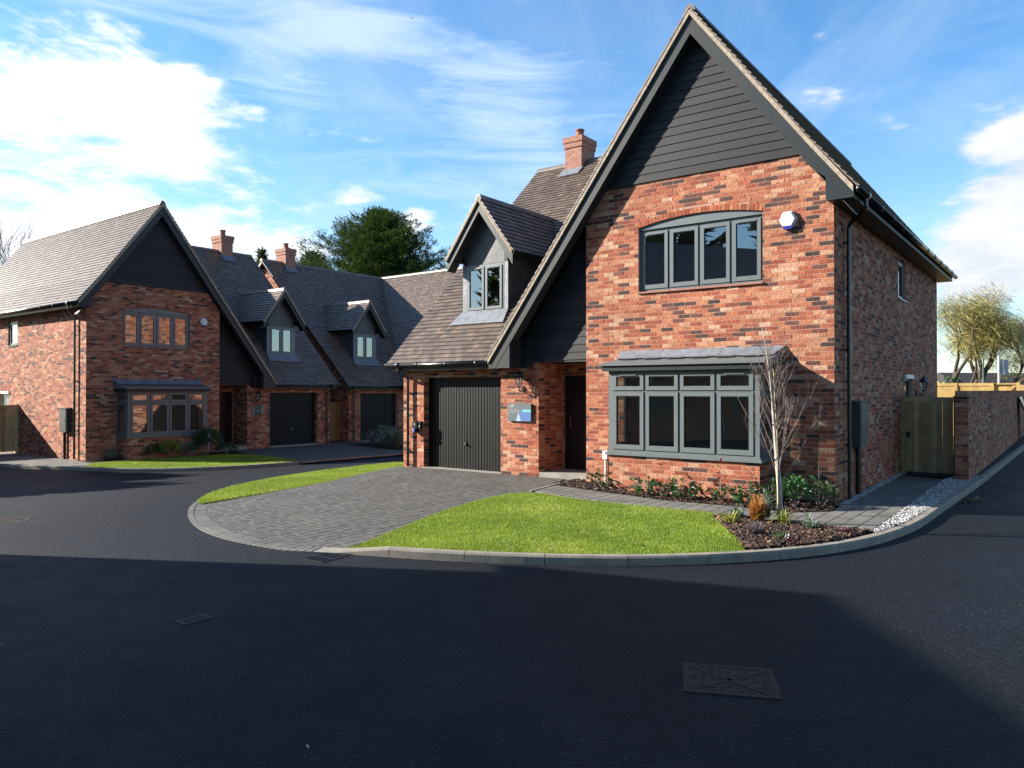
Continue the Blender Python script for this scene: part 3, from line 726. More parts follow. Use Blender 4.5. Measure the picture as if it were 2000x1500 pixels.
    g = G(m); g.box(5.06, 5.90, 1.255, 1.30, .12, 2.10); g.box(5.15, 5.42, 1.247, 1.256, .3, .95); g.box(5.54, 5.81, 1.247, 1.256, .3, .95); g.box(5.15, 5.42, 1.247, 1.256, 1.1, 1.95); g.box(5.54, 5.81, 1.247, 1.256, 1.1, 1.95)
    d = g.build('front_door', 'front_door', H)
    g = G(m); g.box(5.80, 5.84, 1.235, 1.256, 1.02, 1.25); g.tube([(5.82, 1.21, 1.16), (5.70, 1.21, 1.16)], .011, 6); g.tube([(5.82, 1.25, 1.16), (5.82, 1.21, 1.16)], .012, 6); g.build('door_handle', 'chrome', d)
    # ---- upper front window
    g = G(m); O = (0, .075, 0)
    ring(g, O, X3, nf, 1.152, 3.508, 3.69, 4.86, .05, -.06, .0)
    for a in (1.728, 2.317, 2.911): pbox(g, O, X3, nf, a - .022, a + .022, 3.70, 4.85, -.06, .0)
    w = g.build('window', 'frame_grey', H)
    cs = [(1.2, 1.706), (1.75, 2.295), (2.339, 2.889), (2.933, 3.46)]
    for i, (a, b) in enumerate(cs): sash(m, w, O, X3, nf, a, b, 3.738, 4.812, .058, .004, .07, vent=i in (0, 3), handle=1 if i == 0 else 0)
    g = G(m); arc = [Vector((x, .035, z - .002)) for x, z in arcp]; g.prism([Vector((1.15, .035, 4.86)), *arc, Vector((3.51, .035, 4.86))], (0, .03, 0)); g.build('arch_panel', 'frame_grey', w)
    g = G(m); pbox(g, (0, 0, 0), X3, nf, 1.14, 3.52, 3.655, 3.686, -.09, .045); g.build('sill', 'brick_red', w)
    # ---- bay window
    g = G(m); O = (0, -.7257, 0); b0, b1 = .968, 3.745
    for a in (b0 + .047, b1 - .047): pbox(g, O, X3, nf, a - .047, a + .047, .737, 2.18, -.10, 0)
    pbox(g, O, X3, nf, b0, b1, .737, .765, -.09, -.002); pbox(g, O, X3, nf, b0, b1, 2.15, 2.18, -.09, -.002); pbox(g, O, X3, nf, b0, b1, 1.806, 1.83, -.08, -.003)
    xs = [1.062, 1.70, 2.357, 3.014, 3.651]; mu = .0165
    for a in xs[1:-1]: pbox(g, O, X3, nf, a - mu, a + mu, .765, 2.15, -.09, -.002)
    for uu, nn in ((b0, nr), (b1, nl)):
        OO = (uu, 0, 0)
        pbox(g, OO, Y3, nn, -.63, -.06, .737, .765, -.09, -.002); pbox(g, OO, Y3, nn, -.63, -.06, 2.15, 2.18, -.09, -.002); pbox(g, OO, Y3, nn, -.63, -.06, 1.806, 1.83, -.08, -.003); pbox(g, OO, Y3, nn, -.06, 0, .737, 2.18, -.09, 0)
    bw = g.build('bay_window', 'frame_grey', H)
    for i in range(4):
        a = xs[i] + (mu if i else 0); b = xs[i + 1] - (mu if i < 3 else 0)
        sash(m, bw, O, X3, nf, a, b, .765, 1.806, .066, .002, .076, handle=-1 if i == 0 else 0)
        sash(m, bw, O, X3, nf, a, b, 1.83, 2.15, .062, .002, vent=i in (0, 3))
    for uu, nn in ((b0, nr), (b1, nl)):
        sash(m, bw, (uu, 0, 0), Y3, nn, -.63, -.06, .765, 1.806, .066, .002, .076); sash(m, bw, (uu, 0, 0), Y3, nn, -.63, -.06, 1.83, 2.15, .062, .002)
    g = G(m); g.box(b0 - .05, b1 + .05, -.7257 - .05, 0, .66, .700); g.box(b0 - .02, b1 + .02, -.745, 0, .70, .738); g.build('sill', 'frame_grey', bw)
    g = G(m); g.box(b0 - .09, b1 + .09, -.83, -.004, 2.182, 2.275); g.build('fascia', 'bargeboard', bw)
    g = G(m); sec = [(b0 - .13, -.87, 2.277), (b0 - .13, -.87, 2.312), (b0 - .13, -.002, 2.45), (b0 - .13, -.002, 2.277)]
    g.prism([Vector(p) for p in sec], (b1 - b0 + .26, 0, 0))
    g.build('bay_roof', 'frame_grey', bw)
    g = G(m)
    for k in range(6): a = b0 + .1 + k * .46; g.prism([Vector(p) for p in ((a, -.40, 2.40), (a + .30, -.40, 2.40), (a + .34, -.30, 2.418), (a + .04, -.30, 2.418))], (0, 0, .012))
    g.build('bay_roof_clips', 'black_plastic', bw)
    g = G(m); le, ri = .76, 3.90
    for a, b, a2, b2 in ((le, 1.85, le + .13, 1.85), (1.858, 3.0, 1.858, 3.0), (2.98, ri, 2.98, ri - .06)):
        g.add([(a, -.012, 2.588), (b, -.012, 2.588), (b2, -.20, 2.462), (a2, -.20, 2.462), (b2, -.28, 2.43), (a2, -.28, 2.43)], [(0, 1, 2, 3), (3, 2, 4, 5)])
        g.add([(a, -.012, 2.588), (b, -.012, 2.588), (b2, -.02, 2.41), (a2, -.02, 2.41)], [(0, 1, 2, 3)])
        g.add([(b, -.012, 2.588), (b2, -.20, 2.462), (b2, -.28, 2.43), (b2, -.02, 2.41)], [(0, 1, 2, 3)]); g.add([(a, -.012, 2.588), (a2, -.20, 2.462), (a2, -.28, 2.43), (a2, -.02, 2.41)], [(0, 1, 2, 3)])
    g.build('lead_flashing', 'lead', bw)
    # ---- rooms behind the glass
    g = G(m)
    for z0, z1, f in ((.05, 2.35, 1), (2.75, 5.0, 0)):
        a, b, c, d = .302, 4.5, .302, 2.7
        g.add([(a, c, z0), (b, c, z0), (b, d, z0), (a, d, z0), (a, c, z1), (b, c, z1), (b, d, z1), (a, d, z1)], [(3, 2, 6, 7), (1, 2, 6, 5), (0, 3, 7, 4), (4, 5, 6, 7)])
        g.add([(a, c, z0), (b, c, z0), (b, d, z0), (a, d, z0)], [(0, 1, 2, 3)], .5, 1)
    g.box(1.07, 3.64, -.64, .3, .70, .738); g.box(1.07, 3.64, -.7, .3, 2.16, 2.178)
    a, b, c, d = 7.62, 8.82, 1.36, 2.8; z0, z1 = 3.66, 4.9
    g.add([(a, c, z0), (b, c, z0), (b, d, z0), (a, d, z0), (a, c, z1), (b, c, z1), (b, d, z1), (a, d, z1)], [(3, 2, 6, 7), (1, 2, 6, 5), (0, 3, 7, 4), (4, 5, 6, 7), (0, 1, 2, 3)])
    g.build('room', ['interior', 'floor_in'], H)
    # ---- side window and side door
    for (a, b, c, d), nm in ((sop[0], 'window'), (sop[1], 'side_door')):
        g = G(m); O = (.06, 0, 0); ring(g, O, Y3, nr, a, b, c, d, .05, -.06, 0)
        if nm == 'window': pbox(g, (0, 0, 0), Y3, nr, a - .02, b + .02, c - .0, c + .028, -.06, .04)
        w = g.build(nm, 'frame_grey', H)
        sash(m, w, O, Y3, nr, a + .05, b - .05, c + .05, d - .05, .06, .003)
        g = G(m); g.box(.12, .14, a, b, c, d); g.build('blind', 'interior', w)
    if True:
        g = G(m); pbox(g, (0, 0, 0), Y3, nr, dv0 - .02, dv1 + .02, 2.10, 2.19, -.05, .05); g.build('door_canopy', 'white_plastic', H)
        g = G(m)
        for a, z in ((6.05, 2.55), (6.72, 2.55), (8.6, 2.38)): pbox(g, (0, 0, 0), Y3, nr, a, a + .012, z, z + .14, 0, .008)
        g.build('wall_vent', 'white_plastic', H)
        # bricks on end over the side door
        BP2 = []
        for k in range(13):
            y0 = dv0 - .02 + k * .076; vs = [Vector((x, y, z)) for x in (-.0065, 0) for y, z in ((y0, 2.195), (y0 + .066, 2.195), (y0 + .066, 2.40), (y0, 2.40))]
            BP2.append((vs, [(0, 1, 2, 3)] + [(i, i + 4, (i + 1) % 4 + 4, (i + 1) % 4) for i in range(4)]))
        g = G(m)
        for vs, fs in BP2: g.add(vs, fs, U(.2, .6))
        tag(g.build('bricks', 'brick', H), kind='stuff')
    # ---- garage door
    g = G(m); g.box(7.02, 9.336, .48, .52, -.05, 2.13)
    k = 0; a = 7.06
    while a < 9.28: g.box(a, a + .062, .462, .482, .02, 2.07); a += .083
    g.box(7.02, 9.336, .458, .482, 2.07, 2.13); g.box(7.02, 9.336, .458, .482, -.05, .02); g.box(7.02, 7.06, .458, .482, 0, 2.1); g.box(9.296, 9.336, .458, .482, 0, 2.1)
    gd = g.build('garage_door', 'garage_door', H)
    g = G(m); g.lathe((8.18, .45, .60), [(.03, -.03), (.03, .03)], 10); g.tube([(8.18, .46, .60), (8.18, .41, .60)], .018, 8); g.tube([(8.18, .41, .60), (8.14, .405, .585)], .016, 8); g.tube([(8.18, .455, .72), (8.18, .455, .66)], .008, 6); g.build('handle', 'chrome', gd)
    g = G(m); g.box(7.0, 9.36, gv - .03, .46, -.2, .012); g.build('threshold', 'concrete', H)
    # ---- roof bodies
    th = .10
    g = G(m); TP = []
    gq = sqrt(1 + SU * SU); Tl = Vector((1, 0, -SU)) / gq; Tr = Vector((-1, 0, -SU)) / gq
    def rslab(pts, d=th, mi=0):
        a, b, c = [Vector(p) for p in pts[:3]]; n = (b - a).cross(c - a).normalized()
        if n.z < 0: n = -n
        g.prism([Vector(p) - n * .014 for p in pts], -n * d, .5, mi)
    f0 = -.26
    rslab([(10.22, MV + .06, MZ + .05), (6.95, MV + .06, MZ + .05), (2.35, RV, RG - .01), (10.22, RV, RG - .01)])
    rslab([(2.35, f0 + .02, RG), (2.35, RV, RG), (6.95, MV, MZ), (6.95, f0 + .02, MZ)])
    kz = rake(.3); KS = (kz - 5.05) / .70
    rslab([(2.35, f0 + .02, RG), (2.35, 11.3, RG), (.3, 11.3, kz), (.3, f0 + .02, kz)])
    rslab([(.3, f0 + .02, kz), (.3, 11.3, kz), (-.38, 11.3, 5.07), (-.38, f0 + .02, 5.07)])
    rslab([(10.22, RV, RG - .01), (2.35, RV, RG - .01), (5.9, 11.4, 3.83), (10.22, 11.4, 3.83)], th, 1)
    rslab([(2.35, RV, RG), (2.35, 11.3, RG), (5.95, 11.3, 3.84)], th, 1)
    roof = g.build('roof', ['undertile', 'tile'], H)
    Tm = Vector((0, 1, MS)).normalized(); Lm = (RV - MV) * sqrt(1 + MS * MS)
    tiles(TP, (0, MV - .03, MZ - .03), X3, Tm, [(10.28, 0), (6.95, 0), (2.35, Lm + .03), (10.28, Lm + .03)])
    Ll = 4.6 * gq
    # t measured up the slope from the foot
    tiles(TP, (6.95 + .03, 0, MZ - .04), Y3, -Tl, [(f0 - .05, 0), (MV, 0), (RV, Ll + .04), (f0 - .05, Ll + .04)])
    kq = sqrt(1 + KS * KS); Lk = .70 * kq; nk = round(Lk / .145); Lk2 = .145 * nk
    Tk = Vector((1, 0, KS)) / kq; tiles(TP, Vector((.3, 0, kz)) - Tk * Lk2, Y3, Tk, [(f0 - .035, 0), (11.33, 0), (11.33, Lk2), (f0 - .035, Lk2)])
    Lr = 2.05 * gq; tiles(TP, (.3, 0, kz), Y3, -Tr, [(f0 - .035, 0), (11.33, 0), (11.33, Lr + .02), (f0 - .035, Lr + .02)])
    # ridge tiles
    def ridge(p, q, l=.45, par=roof, r=.105):
        p = Vector(p); q = Vector(q); n = max(1, round((q - p).length / l))
        for i in range(n):
            a = p + (q - p) * (i / n); b = p + (q - p) * ((i + 1) / n); e = (b - a).normalized() * .006; sd = e.cross(Z3).normalized()
            gg = G(m); pr = [(-r * 1.05, -.085), (-r * .75, .0), (-r * .3, .045), (r * .3, .045), (r * .75, .0), (r * 1.05, -.085)]
            gg.prism([a + e + sd * x + Z3 * z for x, z in pr], b - a - e * 2, R()); c = (a + b) / 2; gg.build('ridge_tile', 'tile', par, loc=tuple(c))
    ridge((10.26, RV, RG + .0), (2.45, RV, RG + .0)); ridge((2.35, f0 - .03, RG + .02), (2.35, 11.3, RG + .02))
    # ---- dormer
    du, dz, dsl, dv = 8.19, 6.42, 1.36, .94; eu = 1.0; ez = dz - dsl * eu
    zc = 3.50
    g = G(m)
    g.box(7.56, 7.66, 1.24, 3.2, zc, 5.1); g.box(8.80, 8.90, 1.24, 3.2, zc, 5.1)
    g.box(7.66, 8.80, 1.24, 1.34, zc, 3.72)
    g.prism([Vector(p) for p in ((7.56, 1.24, 4.86), (8.90, 1.24, 4.86), (8.90, 1.24, dz - dsl * .71 - .2), (du, 1.24, dz - .2), (7.56, 1.24, dz - dsl * .63 - .2))], (0, .1, 0))
    dm = g.build('dormer', 'dark_lead', H)
    g = G(m)
    g.add([(7.53, 1.222, 3.76), (8.92, 1.222, 3.76), (9.10, .90, mainz(.90) + .065), (7.44, .90, mainz(.90) + .065)], [(0, 1, 2, 3)])
    g.box(7.535, 7.655, 1.226, 1.24, 3.7, 4.86); g.box(8.80, 8.92, 1.226, 1.24, 3.7, 4.86)
    g.build('lead_flashing', 'lead', dm)
    g = G(m); O = (0, 1.25, 0); ring(g, O, X3, nf, 7.655, 8.80, 3.72, 4.85, .045, -.06, .03); pbox(g, O, X3, nf, 8.205, 8.245, 3.72, 4.85, -.06, .03)
    pbox(g, O, X3, nf, 7.62, 8.83, 3.70, 3.725, 0, .07)
    w = g.build('dormer_window', 'frame_grey', dm)
    sash(m, dm, O, X3, nf, 7.70, 8.205, 3.765, 4.805, .058, .033, vent=True); sash(m, dm, O, X3, nf, 8.245, 8.755, 3.765, 4.805, .058, .033, vent=True)
    DP = []; dq = sqrt(1 + dsl * dsl)
    g = G(m)
    for sg in (1, -1):
        foot = Vector((du + sg * eu, 0, ez)); T = Vector((-sg, 0, dsl)) / dq; Ld = eu * dq
        ve = MV + (ez - MZ) / MS; vr = MV + (dz - MZ) / MS
        tiles(DP, foot - T * .03, Y3, T, [(dv - .035, 0), (ve + .05, 0), (vr + .02, Ld + .04), (dv - .035, Ld + .04)])
        pts = [Vector((du, dv, dz)), Vector((du, vr, dz)), Vector((du + sg * eu, ve, ez)), Vector((du + sg * eu, dv, ez))]
        nn = Vector((sg * dsl, 0, 1)).normalized(); g.prism([p - nn * .014 for p in pts], -nn * .07)
    dr = g.build('dormer_roof', 'undertile', dm)
    ridge((du, dv - .03, dz + .01), (du, MV + (dz - MZ) / MS, dz + .01), .4, roof, .09)
    TP += DP
    split(TP, roof, FR, m, 'tile', 'tile', 'tiles', 0 if C_ else 300)
    # verge and bargeboards (main gable, dormer)
    def barge(par, apex_u, apex_z, sl, foot, v, topd, dep, th_=.03, kick=None):
        q = sqrt(1 + sl * sl); vert = q
        for sg, fu in ((1, foot[0]), (-1, foot[1])):
            e = Vector((sg, 0, -sl)) ; zf = apex_z - sl * abs(fu - apex_u)
            t0 = .012 * q; t1 = (topd + .012) * q; t2 = (topd + dep) * q
            pts = [(apex_u, apex_z), (fu, zf)]
            if kick and sg < 0: pts = [(apex_u, apex_z), (.3, apex_z - sl * (apex_u - .3)), (fu, 5.06)]
            for nm, a0, a1, v0, v1, mt in (('verge', t0, t1, v - .042, v + .06, 'tile_mortar'), ('bargeboard', t1, t2, v, v + th_, 'bargeboard')):
                gg = G(m); up = [Vector((p[0], v0, p[1] - a0)) for p in pts]; lo = [Vector((p[0], v0, p[1] - a1)) for p in pts]
                if nm == 'bargeboard' and kick and sg < 0: lo[-1].z = max(lo[-1].z, 4.86); 
                pl = [(p.x, p.z) for p in up + lo[::-1]]
                if kick and sg > 0 and nm == 'bargeboard': pl = clip(ccw(pl), [(0, 2.30), (20, 2.30), (20, 20), (0, 20)])
                gg.prism([Vector((p[0], v0, p[1])) for p in pl], (0, v1 - v0, 0)); gg.build(nm, mt, par)
            gg = G(m); up = [Vector((p[0], v + th_, p[1] - t2 + .03)) for p in pts]; lo = [Vector((p[0], v + th_, p[1] - t2 + .012)) for p in pts]
            pl = [(p.x, p.z) for p in up + lo[::-1]]
            if kick and sg > 0: pl = clip(ccw(pl), [(0, 2.31), (20, 2.31), (20, 20), (0, 20)])
            gg.prism([Vector((p[0], v + th_, p[1])) for p in pl], (0, abs(v) - th_ if v < 0 else .28, 0)); gg.build('soffit', 'soffit', par)
    barge(H, 2.35, RG, SU, (6.93, -.36), f0, .062, .21, kick=True)
    barge(dm, du, dz, dsl, (du + 1.0, du - 1.0), dv, .05, .155, .025)
    # box ends
    for pts, y, d in ((((.03, 4.852), (-.36, 4.852), (-.36, 5.0), (.03, 5.25)), f0 + .035, .24), (((.06, 4.86), (-.365, 4.86), (-.365, 5.0), (.06, 5.35)), f0 + .006, .03),
                      (((6.38, 2.302), (6.78, 2.302), (6.93, 2.44), (6.93, 2.52), (6.38, 2.95)), f0 + .006, .03), (((6.34, 2.31), (6.9, 2.31), (6.9, 2.44), (6.34, 2.9)), f0 + .035, .5), (((6.16, 2.33), (6.34, 2.33), (6.34, 2.7), (6.16, 2.9)), .12, .17)):
        g = G(m); g.prism([Vector((x, y, z)) for x, z in pts], (0, d, 0)); g.build('box_end', 'bargeboard', H)
    for sg in (1, -1):
        g = G(m); g.prism([Vector((du + sg * x, dv + .01, z)) for x, z in ((.80, ez - .11), (.98, ez - .11), (.98, ez - .02), (.80, ez + .22))], (0, .30, 0)); g.build('box_end', 'bargeboard', dm)
    for sg in (1, -1):
        g = G(m); g.tube([(du + sg * 1.03, dv - .02, ez - .03), (du + sg * 1.03, MV + (ez - MZ) / MS + .1, ez - .03)], .042, 8); g.build('gutter', 'black_plastic', dm)
    # ---- cladding boards
    def boards(poly, y, bh=.155, par=H, mt='cladding', z0=0.):
        zz = z0
        poly = ccw(poly); zt = max(p[1] for p in poly)
        while zz < zt:
            q = clip([(-1, zz), (12, zz), (12, zz + bh), (-1, zz + bh)], poly)
            if len(q) > 2 and area(q) > .001:
                gg = G(m)
                vs = [Vector((x, y - .024 + .014 * (z - zz) / bh, z)) for x, z in q] + [Vector((x, y + .01, z)) for x, z in q]; n_ = len(q)
                gg.add(vs, [tuple(range(n_))] + [(i, i + n_, (i + 1) % n_ + n_, (i + 1) % n_) for i in range(n_)], R())
                cx = sum(v.x for v in vs) / len(vs); gg.build('board', mt, par, loc=(cx, y, zz))
            zz += bh
    und2 = .36
    tri = [(2.35 - (RG - und2 - 5.745) / SU, 5.745), (2.35 + (RG - und2 - 5.745) / SU, 5.745), (2.35, RG - und2)]
    g = G(m); g.prism([Vector((x, .0, z)) for x, z in [(tri[0][0] - .05, 5.76), (tri[1][0] + .05, 5.76), (2.35, RG - und2 + .06)]], (0, .2, 0)); cp = g.build('gable_cladding', 'gasket', H)
    boards(tri, -.012, par=cp, z0=5.745)
    tri2 = [(4.662, 2.462), (2.35 + (RG - und2 - 2.462) / SU, 2.462), (4.662, rake(4.662) - und2)]
    g = G(m); g.prism([Vector((x, .27, z)) for x, z in [(4.6, 2.46), (tri2[1][0] + .1, 2.46), (4.6, tri2[2][1] + .2)]], (0, .2, 0)); cp = g.build('gable_cladding', 'gasket', H)
    boards(tri2, .258, par=cp, z0=2.462)
    # ---- eaves boards, gutters, downpipes
    for nm, bb in (('fascia', (-.36, -.34, f0 + .04, 11.3, 4.855, 5.03)), ('eave_soffit', (-.34, 0, f0 + .04, 11.3, 4.858, 4.872)), ('fascia', (6.9, 10.2, .045, .065, 2.30, 2.455)), ('eave_soffit', (6.9, 10.2, .065, gv, 2.31, 2.33))):
        g = G(m); g.box(*bb); g.build(nm, 'bargeboard', H)
    g = G(m); g.tube([(-.43, f0 - .02, 4.985), (-.43, 11.42, 4.985)], .057, 10)
    y = .3
    while y < 11.3: g.tube([(-.43, y, 4.985), (-.43, y + .045, 4.985)], .066, 10); y += 1.0
    g.tube([(-.43, .18, 4.985), (-.43, .34, 4.985)], .07, 10); g.build('gutter', 'black_plastic', H, smooth=True)
    g = G(m); g.tube([(10.34, -.01, 2.43), (6.93, -.01, 2.43)], .055, 10)
    for a in (9.95, 9.3, 8.4, 7.5): g.tube([(a, -.01, 2.43), (a - .045, -.01, 2.43)], .064, 10)
    g.tube([(10.0, -.01, 2.43), (9.84, -.01, 2.43)], .068, 10)
    g.build('gutter', 'black_plastic', H, smooth=True)
    g = G(m); g.tube([(-.43, .26, 4.95), (-.43, .26, 4.80), (-.40, .30, 4.76), (-.12, .58, 4.62), (-.085, .62, 4.55), (-.085, .62, .0)], .034, 10)
    for z in (4.3, 2.5, .9): g.box(-.085, 0, .60, .64, z, z + .03); g.tube([(-.085, .62, z - .02), (-.085, .62, z + .05)], .039, 10)
    g.build('downpipe', 'black_plastic', H)
    g = G(m); g.tube([(9.92, -.01, 2.40), (9.92, -.01, 2.28), (9.91, .02, 2.24), (9.80, .17, 2.15), (9.78, .20, 2.1), (9.78, .20, 0)], .034, 10)
    for z in (1.75, .35): g.box(9.765, 9.795, .2, gv, z, z + .03); g.box(9.70, 9.78, .205, .225, z, z + .02)
    g.build('downpipe', 'black_plastic', H)
    # ---- chimney
    CP = []; cu0, cu1, cv0, cv1 = 8.50, 9.07, 6.08, 6.83
    g = G(m); g.box(cu0, cu1, cv0, cv1, 7.6, 9.02); g.box(cu0 - .028, cu1 + .028, cv0 - .028, cv1 + .028, 9.02, 9.17); g.box(cu0 - .05, cu1 + .05, cv0 - .05, cv1 + .05, 9.17, 9.335)
    ch = g.build('chimney', 'mortar', H)
    for d, z0, z1 in ((0, 7.7, 9.02), (.028, 9.02, 9.17), (.05, 9.17, 9.335)):
        ol = lambda a, b: [(a - d, z0), (b + d, z0), (b + d, z1), (a - d, z1)]
        tn = lambda: U(.45, .85)
        lay(CP, (0, cv0 - d, 0), X3, nf, ol(cu0, cu1), (), .1125, tn); lay(CP, (cu0 - d, 0, 0), Y3, nr, ol(cv0, cv1), (), 0, tn); lay(CP, (cu1 + d, 0, 0), Y3, nl, ol(cv0, cv1), (), 0, tn)
    g = G(m)
    for vs, fs, t, c, n_, a_ in CP: g.add(vs, fs, t)
    tag(g.build('bricks', 'brick_red', ch), kind='stuff')
    g = G(m); g.lathe((8.785, 6.45, 9.335), [(.15, 0), (.14, .06), (.125, .08), (.115, .24), (.14, .26), (.14, .30), (.10, .30)], 14); g.build('chimney_pot', 'pot_clay', ch, smooth=False)
    g = G(m); mz = mainz(cv0 - .02); g.add([(cu0 - .06, cv0 - .006, mz + .1), (cu1 + .06, cv0 - .006, mz + .1), (cu1 + .11, cv0 - .25, mainz(cv0 - .25) + .062), (cu0 - .02, cv0 - .25, mainz(cv0 - .25) + .062)], [(0, 1, 2, 3)]); g.build('lead_flashing', 'lead', ch)
    return H, FR
HA = ((PA.x, PA.y), -AA, 0.)
HB = ((-13.5817, 24.1673), pi / 2 - .6496, -.394)
HC = ((-.902, 41.101), pi / 2 - .6487, -.442)
build_house('A', -1, HA[0], HA[1], HA[2], 'near brick house with tall black-boarded gable, lit by the sun on the right')
build_house('B', 1, HB[0], HB[1], HB[2], 'shaded brick house at left whose gable faces right across the road')
build_house('C', -1, HC[0], HC[1], HC[2], 'middle brick house set back between the other two, mostly roof and garage')

# ------------------------------------------------------------------ things fixed to the houses
def onhouse(Hs, m, u, v, z):
    (px, py), rz, lv = Hs; c, s = cos(rz), sin(rz); x = m * u
    return (px + x * c - v * s, py + x * s + v * c, z + lv)
def text(body, size, mt, par, loc, rot=(pi / 2, 0, 0), ext=.0008, align='LEFT', shear=0., name='lettering'):
    cu = bpy.data.curves.new(name, 'FONT'); cu.body = body; cu.size = size; cu.extrude = ext; cu.align_x = align; cu.shear = shear
    t = bpy.data.objects.new(name, cu); COL.objects.link(t)
    me = bpy.data.meshes.new_from_object(t); bpy.data.objects.remove(t)
    o = bpy.data.objects.new(name, me); COL.objects.link(o); me.materials.clear(); me.materials.append(MATS[mt])
    o.parent = par; o.location = loc; o.rotation_euler = rot; return o
def lantern(Hs, m, u, v, z, label, side=0):
    rz = Hs[1] + (pi / 2 if side else 0) * (-m if side else 1)
    t = thing('wall_lamp', label, 'lamp', onhouse(Hs, m, u, v, z), rz, 'carriage lamps on the house walls')
    g = G(); g.lathe((0, 0, 0), [(.0, 0), (.001, 0)], 3); g = G()
    g.prism([Vector((.038 * cos(a * pi / 4), -.002, .075 * sin(a * pi / 4))) for a in range(8)], (0, -.022, 0)); g.build('wall_plate', 'black_metal', t)
    g = G(); g.tube([(0, -.02, -.02), (0, -.06, -.055), (0, -.12, -.05), (0, -.165, -.01), (0, -.17, .03)], .011, 7); g.tube([(0, -.02, .03), (0, -.07, .01), (0, -.12, -.03)], .008, 6); g.build('arm', 'black_metal', t)
    c = (0, -.17, 0)
    g = G(); g.lathe(c, [(.008, -.04), (.018, .0), (.012, .02), (.05, .045), (.052, .055)], 6)
    g.lathe(c, [(.105, .238), (.108, .25), (.088, .272), (.075, .315), (.05, .345), (.02, .362), (.024, .38), (.01, .395), (.004, .425)], 8)
    for k in range(6):
        a = k * pi / 3; g.bar((.05 * cos(a), -.17 + .05 * sin(a), .05), (.09 * cos(a), -.17 + .09 * sin(a), .24), .011, .011)
    g.build('cage', 'black_metal', t)
    g = G(); g.lathe(c, [(.044, .055), (.083, .236)], 6); g.build('pane', 'glass', t)
    g = G(); g.lathe(c, [(.012, .055), (.012, .12), (.022, .14), (.02, .17), (.004, .185)], 8); g.build('bulb', 'white_plastic', t)
    return t
lantern(HA, -1, 6.40, .282, 1.86, 'black carriage lamp on the sunlit pier between garage door and porch')
lantern(HB, 1, 6.40, .282, 1.86, 'black carriage lamp in shade on the left house beside its garage')
lantern(HA, -1, -.006, 7.62, 1.78, 'black carriage lamp on the long side wall above the wooden gate', side=1)
def alarm(Hs, m, label, u=.71):
    t = thing('alarm_box', label, 'alarm', onhouse(Hs, m, u, -.006, 4.68), Hs[1], 'hexagonal alarm boxes on the gables')
    def hexa(r, y): return [Vector((r * cos(a * pi / 3 + .0) * .98, y, r * sin(a * pi / 3) * 1.05)) for a in range(6)]
    g = G(); a = hexa(.155, 0); b = hexa(.15, -.055); c = hexa(.115, -.08)
    g.add(a + b + c, [tuple(range(12, 18))] + [(i, (i + 1) % 6, (i + 1) % 6 + 6, i + 6) for i in range(6)] + [(i + 6, (i + 1) % 6 + 6, (i + 1) % 6 + 12, i + 12) for i in range(6)])
    g.build('cover', 'white_plastic', t)
    g = G(); g.prism([Vector((-.085, -.012, -.10)), Vector((-.07, -.012, -.158)), Vector((.07, -.012, -.158)), Vector((.085, -.012, -.10))], (0, -.066, 0)); g.build('strobe', 'blue_plastic', t)
alarm(HA, -1, 'white hexagonal alarm box high on the sunlit gable'); alarm(HB, 1, 'white hexagonal alarm box high on the shaded left gable', 4.02)
def sign_a():
    t = thing('wall_sign', 'grey and blue site office sign on the pier beside the garage door', 'sign', onhouse(HA, -1, 6.48, .275, 1.36), -AA)
    w, h = .307, .19
    g = G(); g.box(-w, w, -.045, 0, -h, h); g.build('board', 'sign_grey', t)
    g = G(); g.prism([Vector(p) for p in ((-.03, -.0462, -h), (w, -.0462, -h), (w, -.0462, .05), (.06, -.0462, .05))], (0, -.001, 0)); g.build('blue_panel', 'sign_blue', t)
    g = G(); g.prism([Vector(p) for p in ((-.085, -.0482, -h), (.05, -.0482, -h), (-.01, -.0482, .0), (-.018, -.0482, .0))], (0, -.001, 0)); g.build('pale_triangle', 'sign_pale', t)
    g = G(); g.box(.09, w, -.0495, -.0475, .008, .058); g.build('cyan_flash', 'sign_cyan', t)
    y = -.0465
    text('LSA', .075, 'print_white', t, (-w + .04, y, .105), shear=.15)
    g = G(); g.prism([Vector(p) for p in ((-.21, y, .155), (-.175, y, .18), (-.14, y, .155), (-.15, y, .15), (-.175, y, .17), (-.20, y, .15))], (0, -.001, 0)); g.build('roof_logo', 'print_white', t)
    text('Sustainable homes in countryside', .021, 'print_white', t, (-w + .03, y, .052))
    text('Broadland Network', .038, 'print_white', t, (-w + .03, y, .012), ext=.0016)
    text('Sales by appointment', .019, 'print_white', t, (-w + .03, y, -.022))
    text('Tel 01234 567 890', .018, 'sign_pale', t, (-w + .03, y, -.135)); text('Office open daily', .018, 'sign_pale', t, (-w + .03, y, -.16))
sign_a()
def sign_b():
    t = thing('wall_sign', 'small dark green plaque with pale edges on the left house beside its garage', 'sign', onhouse(HB, 1, 6.46, .275, 1.44), HB[1])
    g = G(); g.box(-.175, .175, -.02, 0, -.17, .17); g.build('board', 'sign_green', t)
    g = G(); g.box(-.2, -.172, -.022, 0, -.172, .172); g.box(.172, .2, -.022, 0, -.172, .172); g.build('edge_strip', 'metal_grey', t)
    text('LSA', .04, 'print_white', t, (0, -.021, .10), align='CENTER'); text('SHOW HOME', .045, 'print_white', t, (0, -.021, -.03), align='CENTER'); text('No. 2', .028, 'print_white', t, (0, -.021, -.11), align='CENTER')
sign_b()
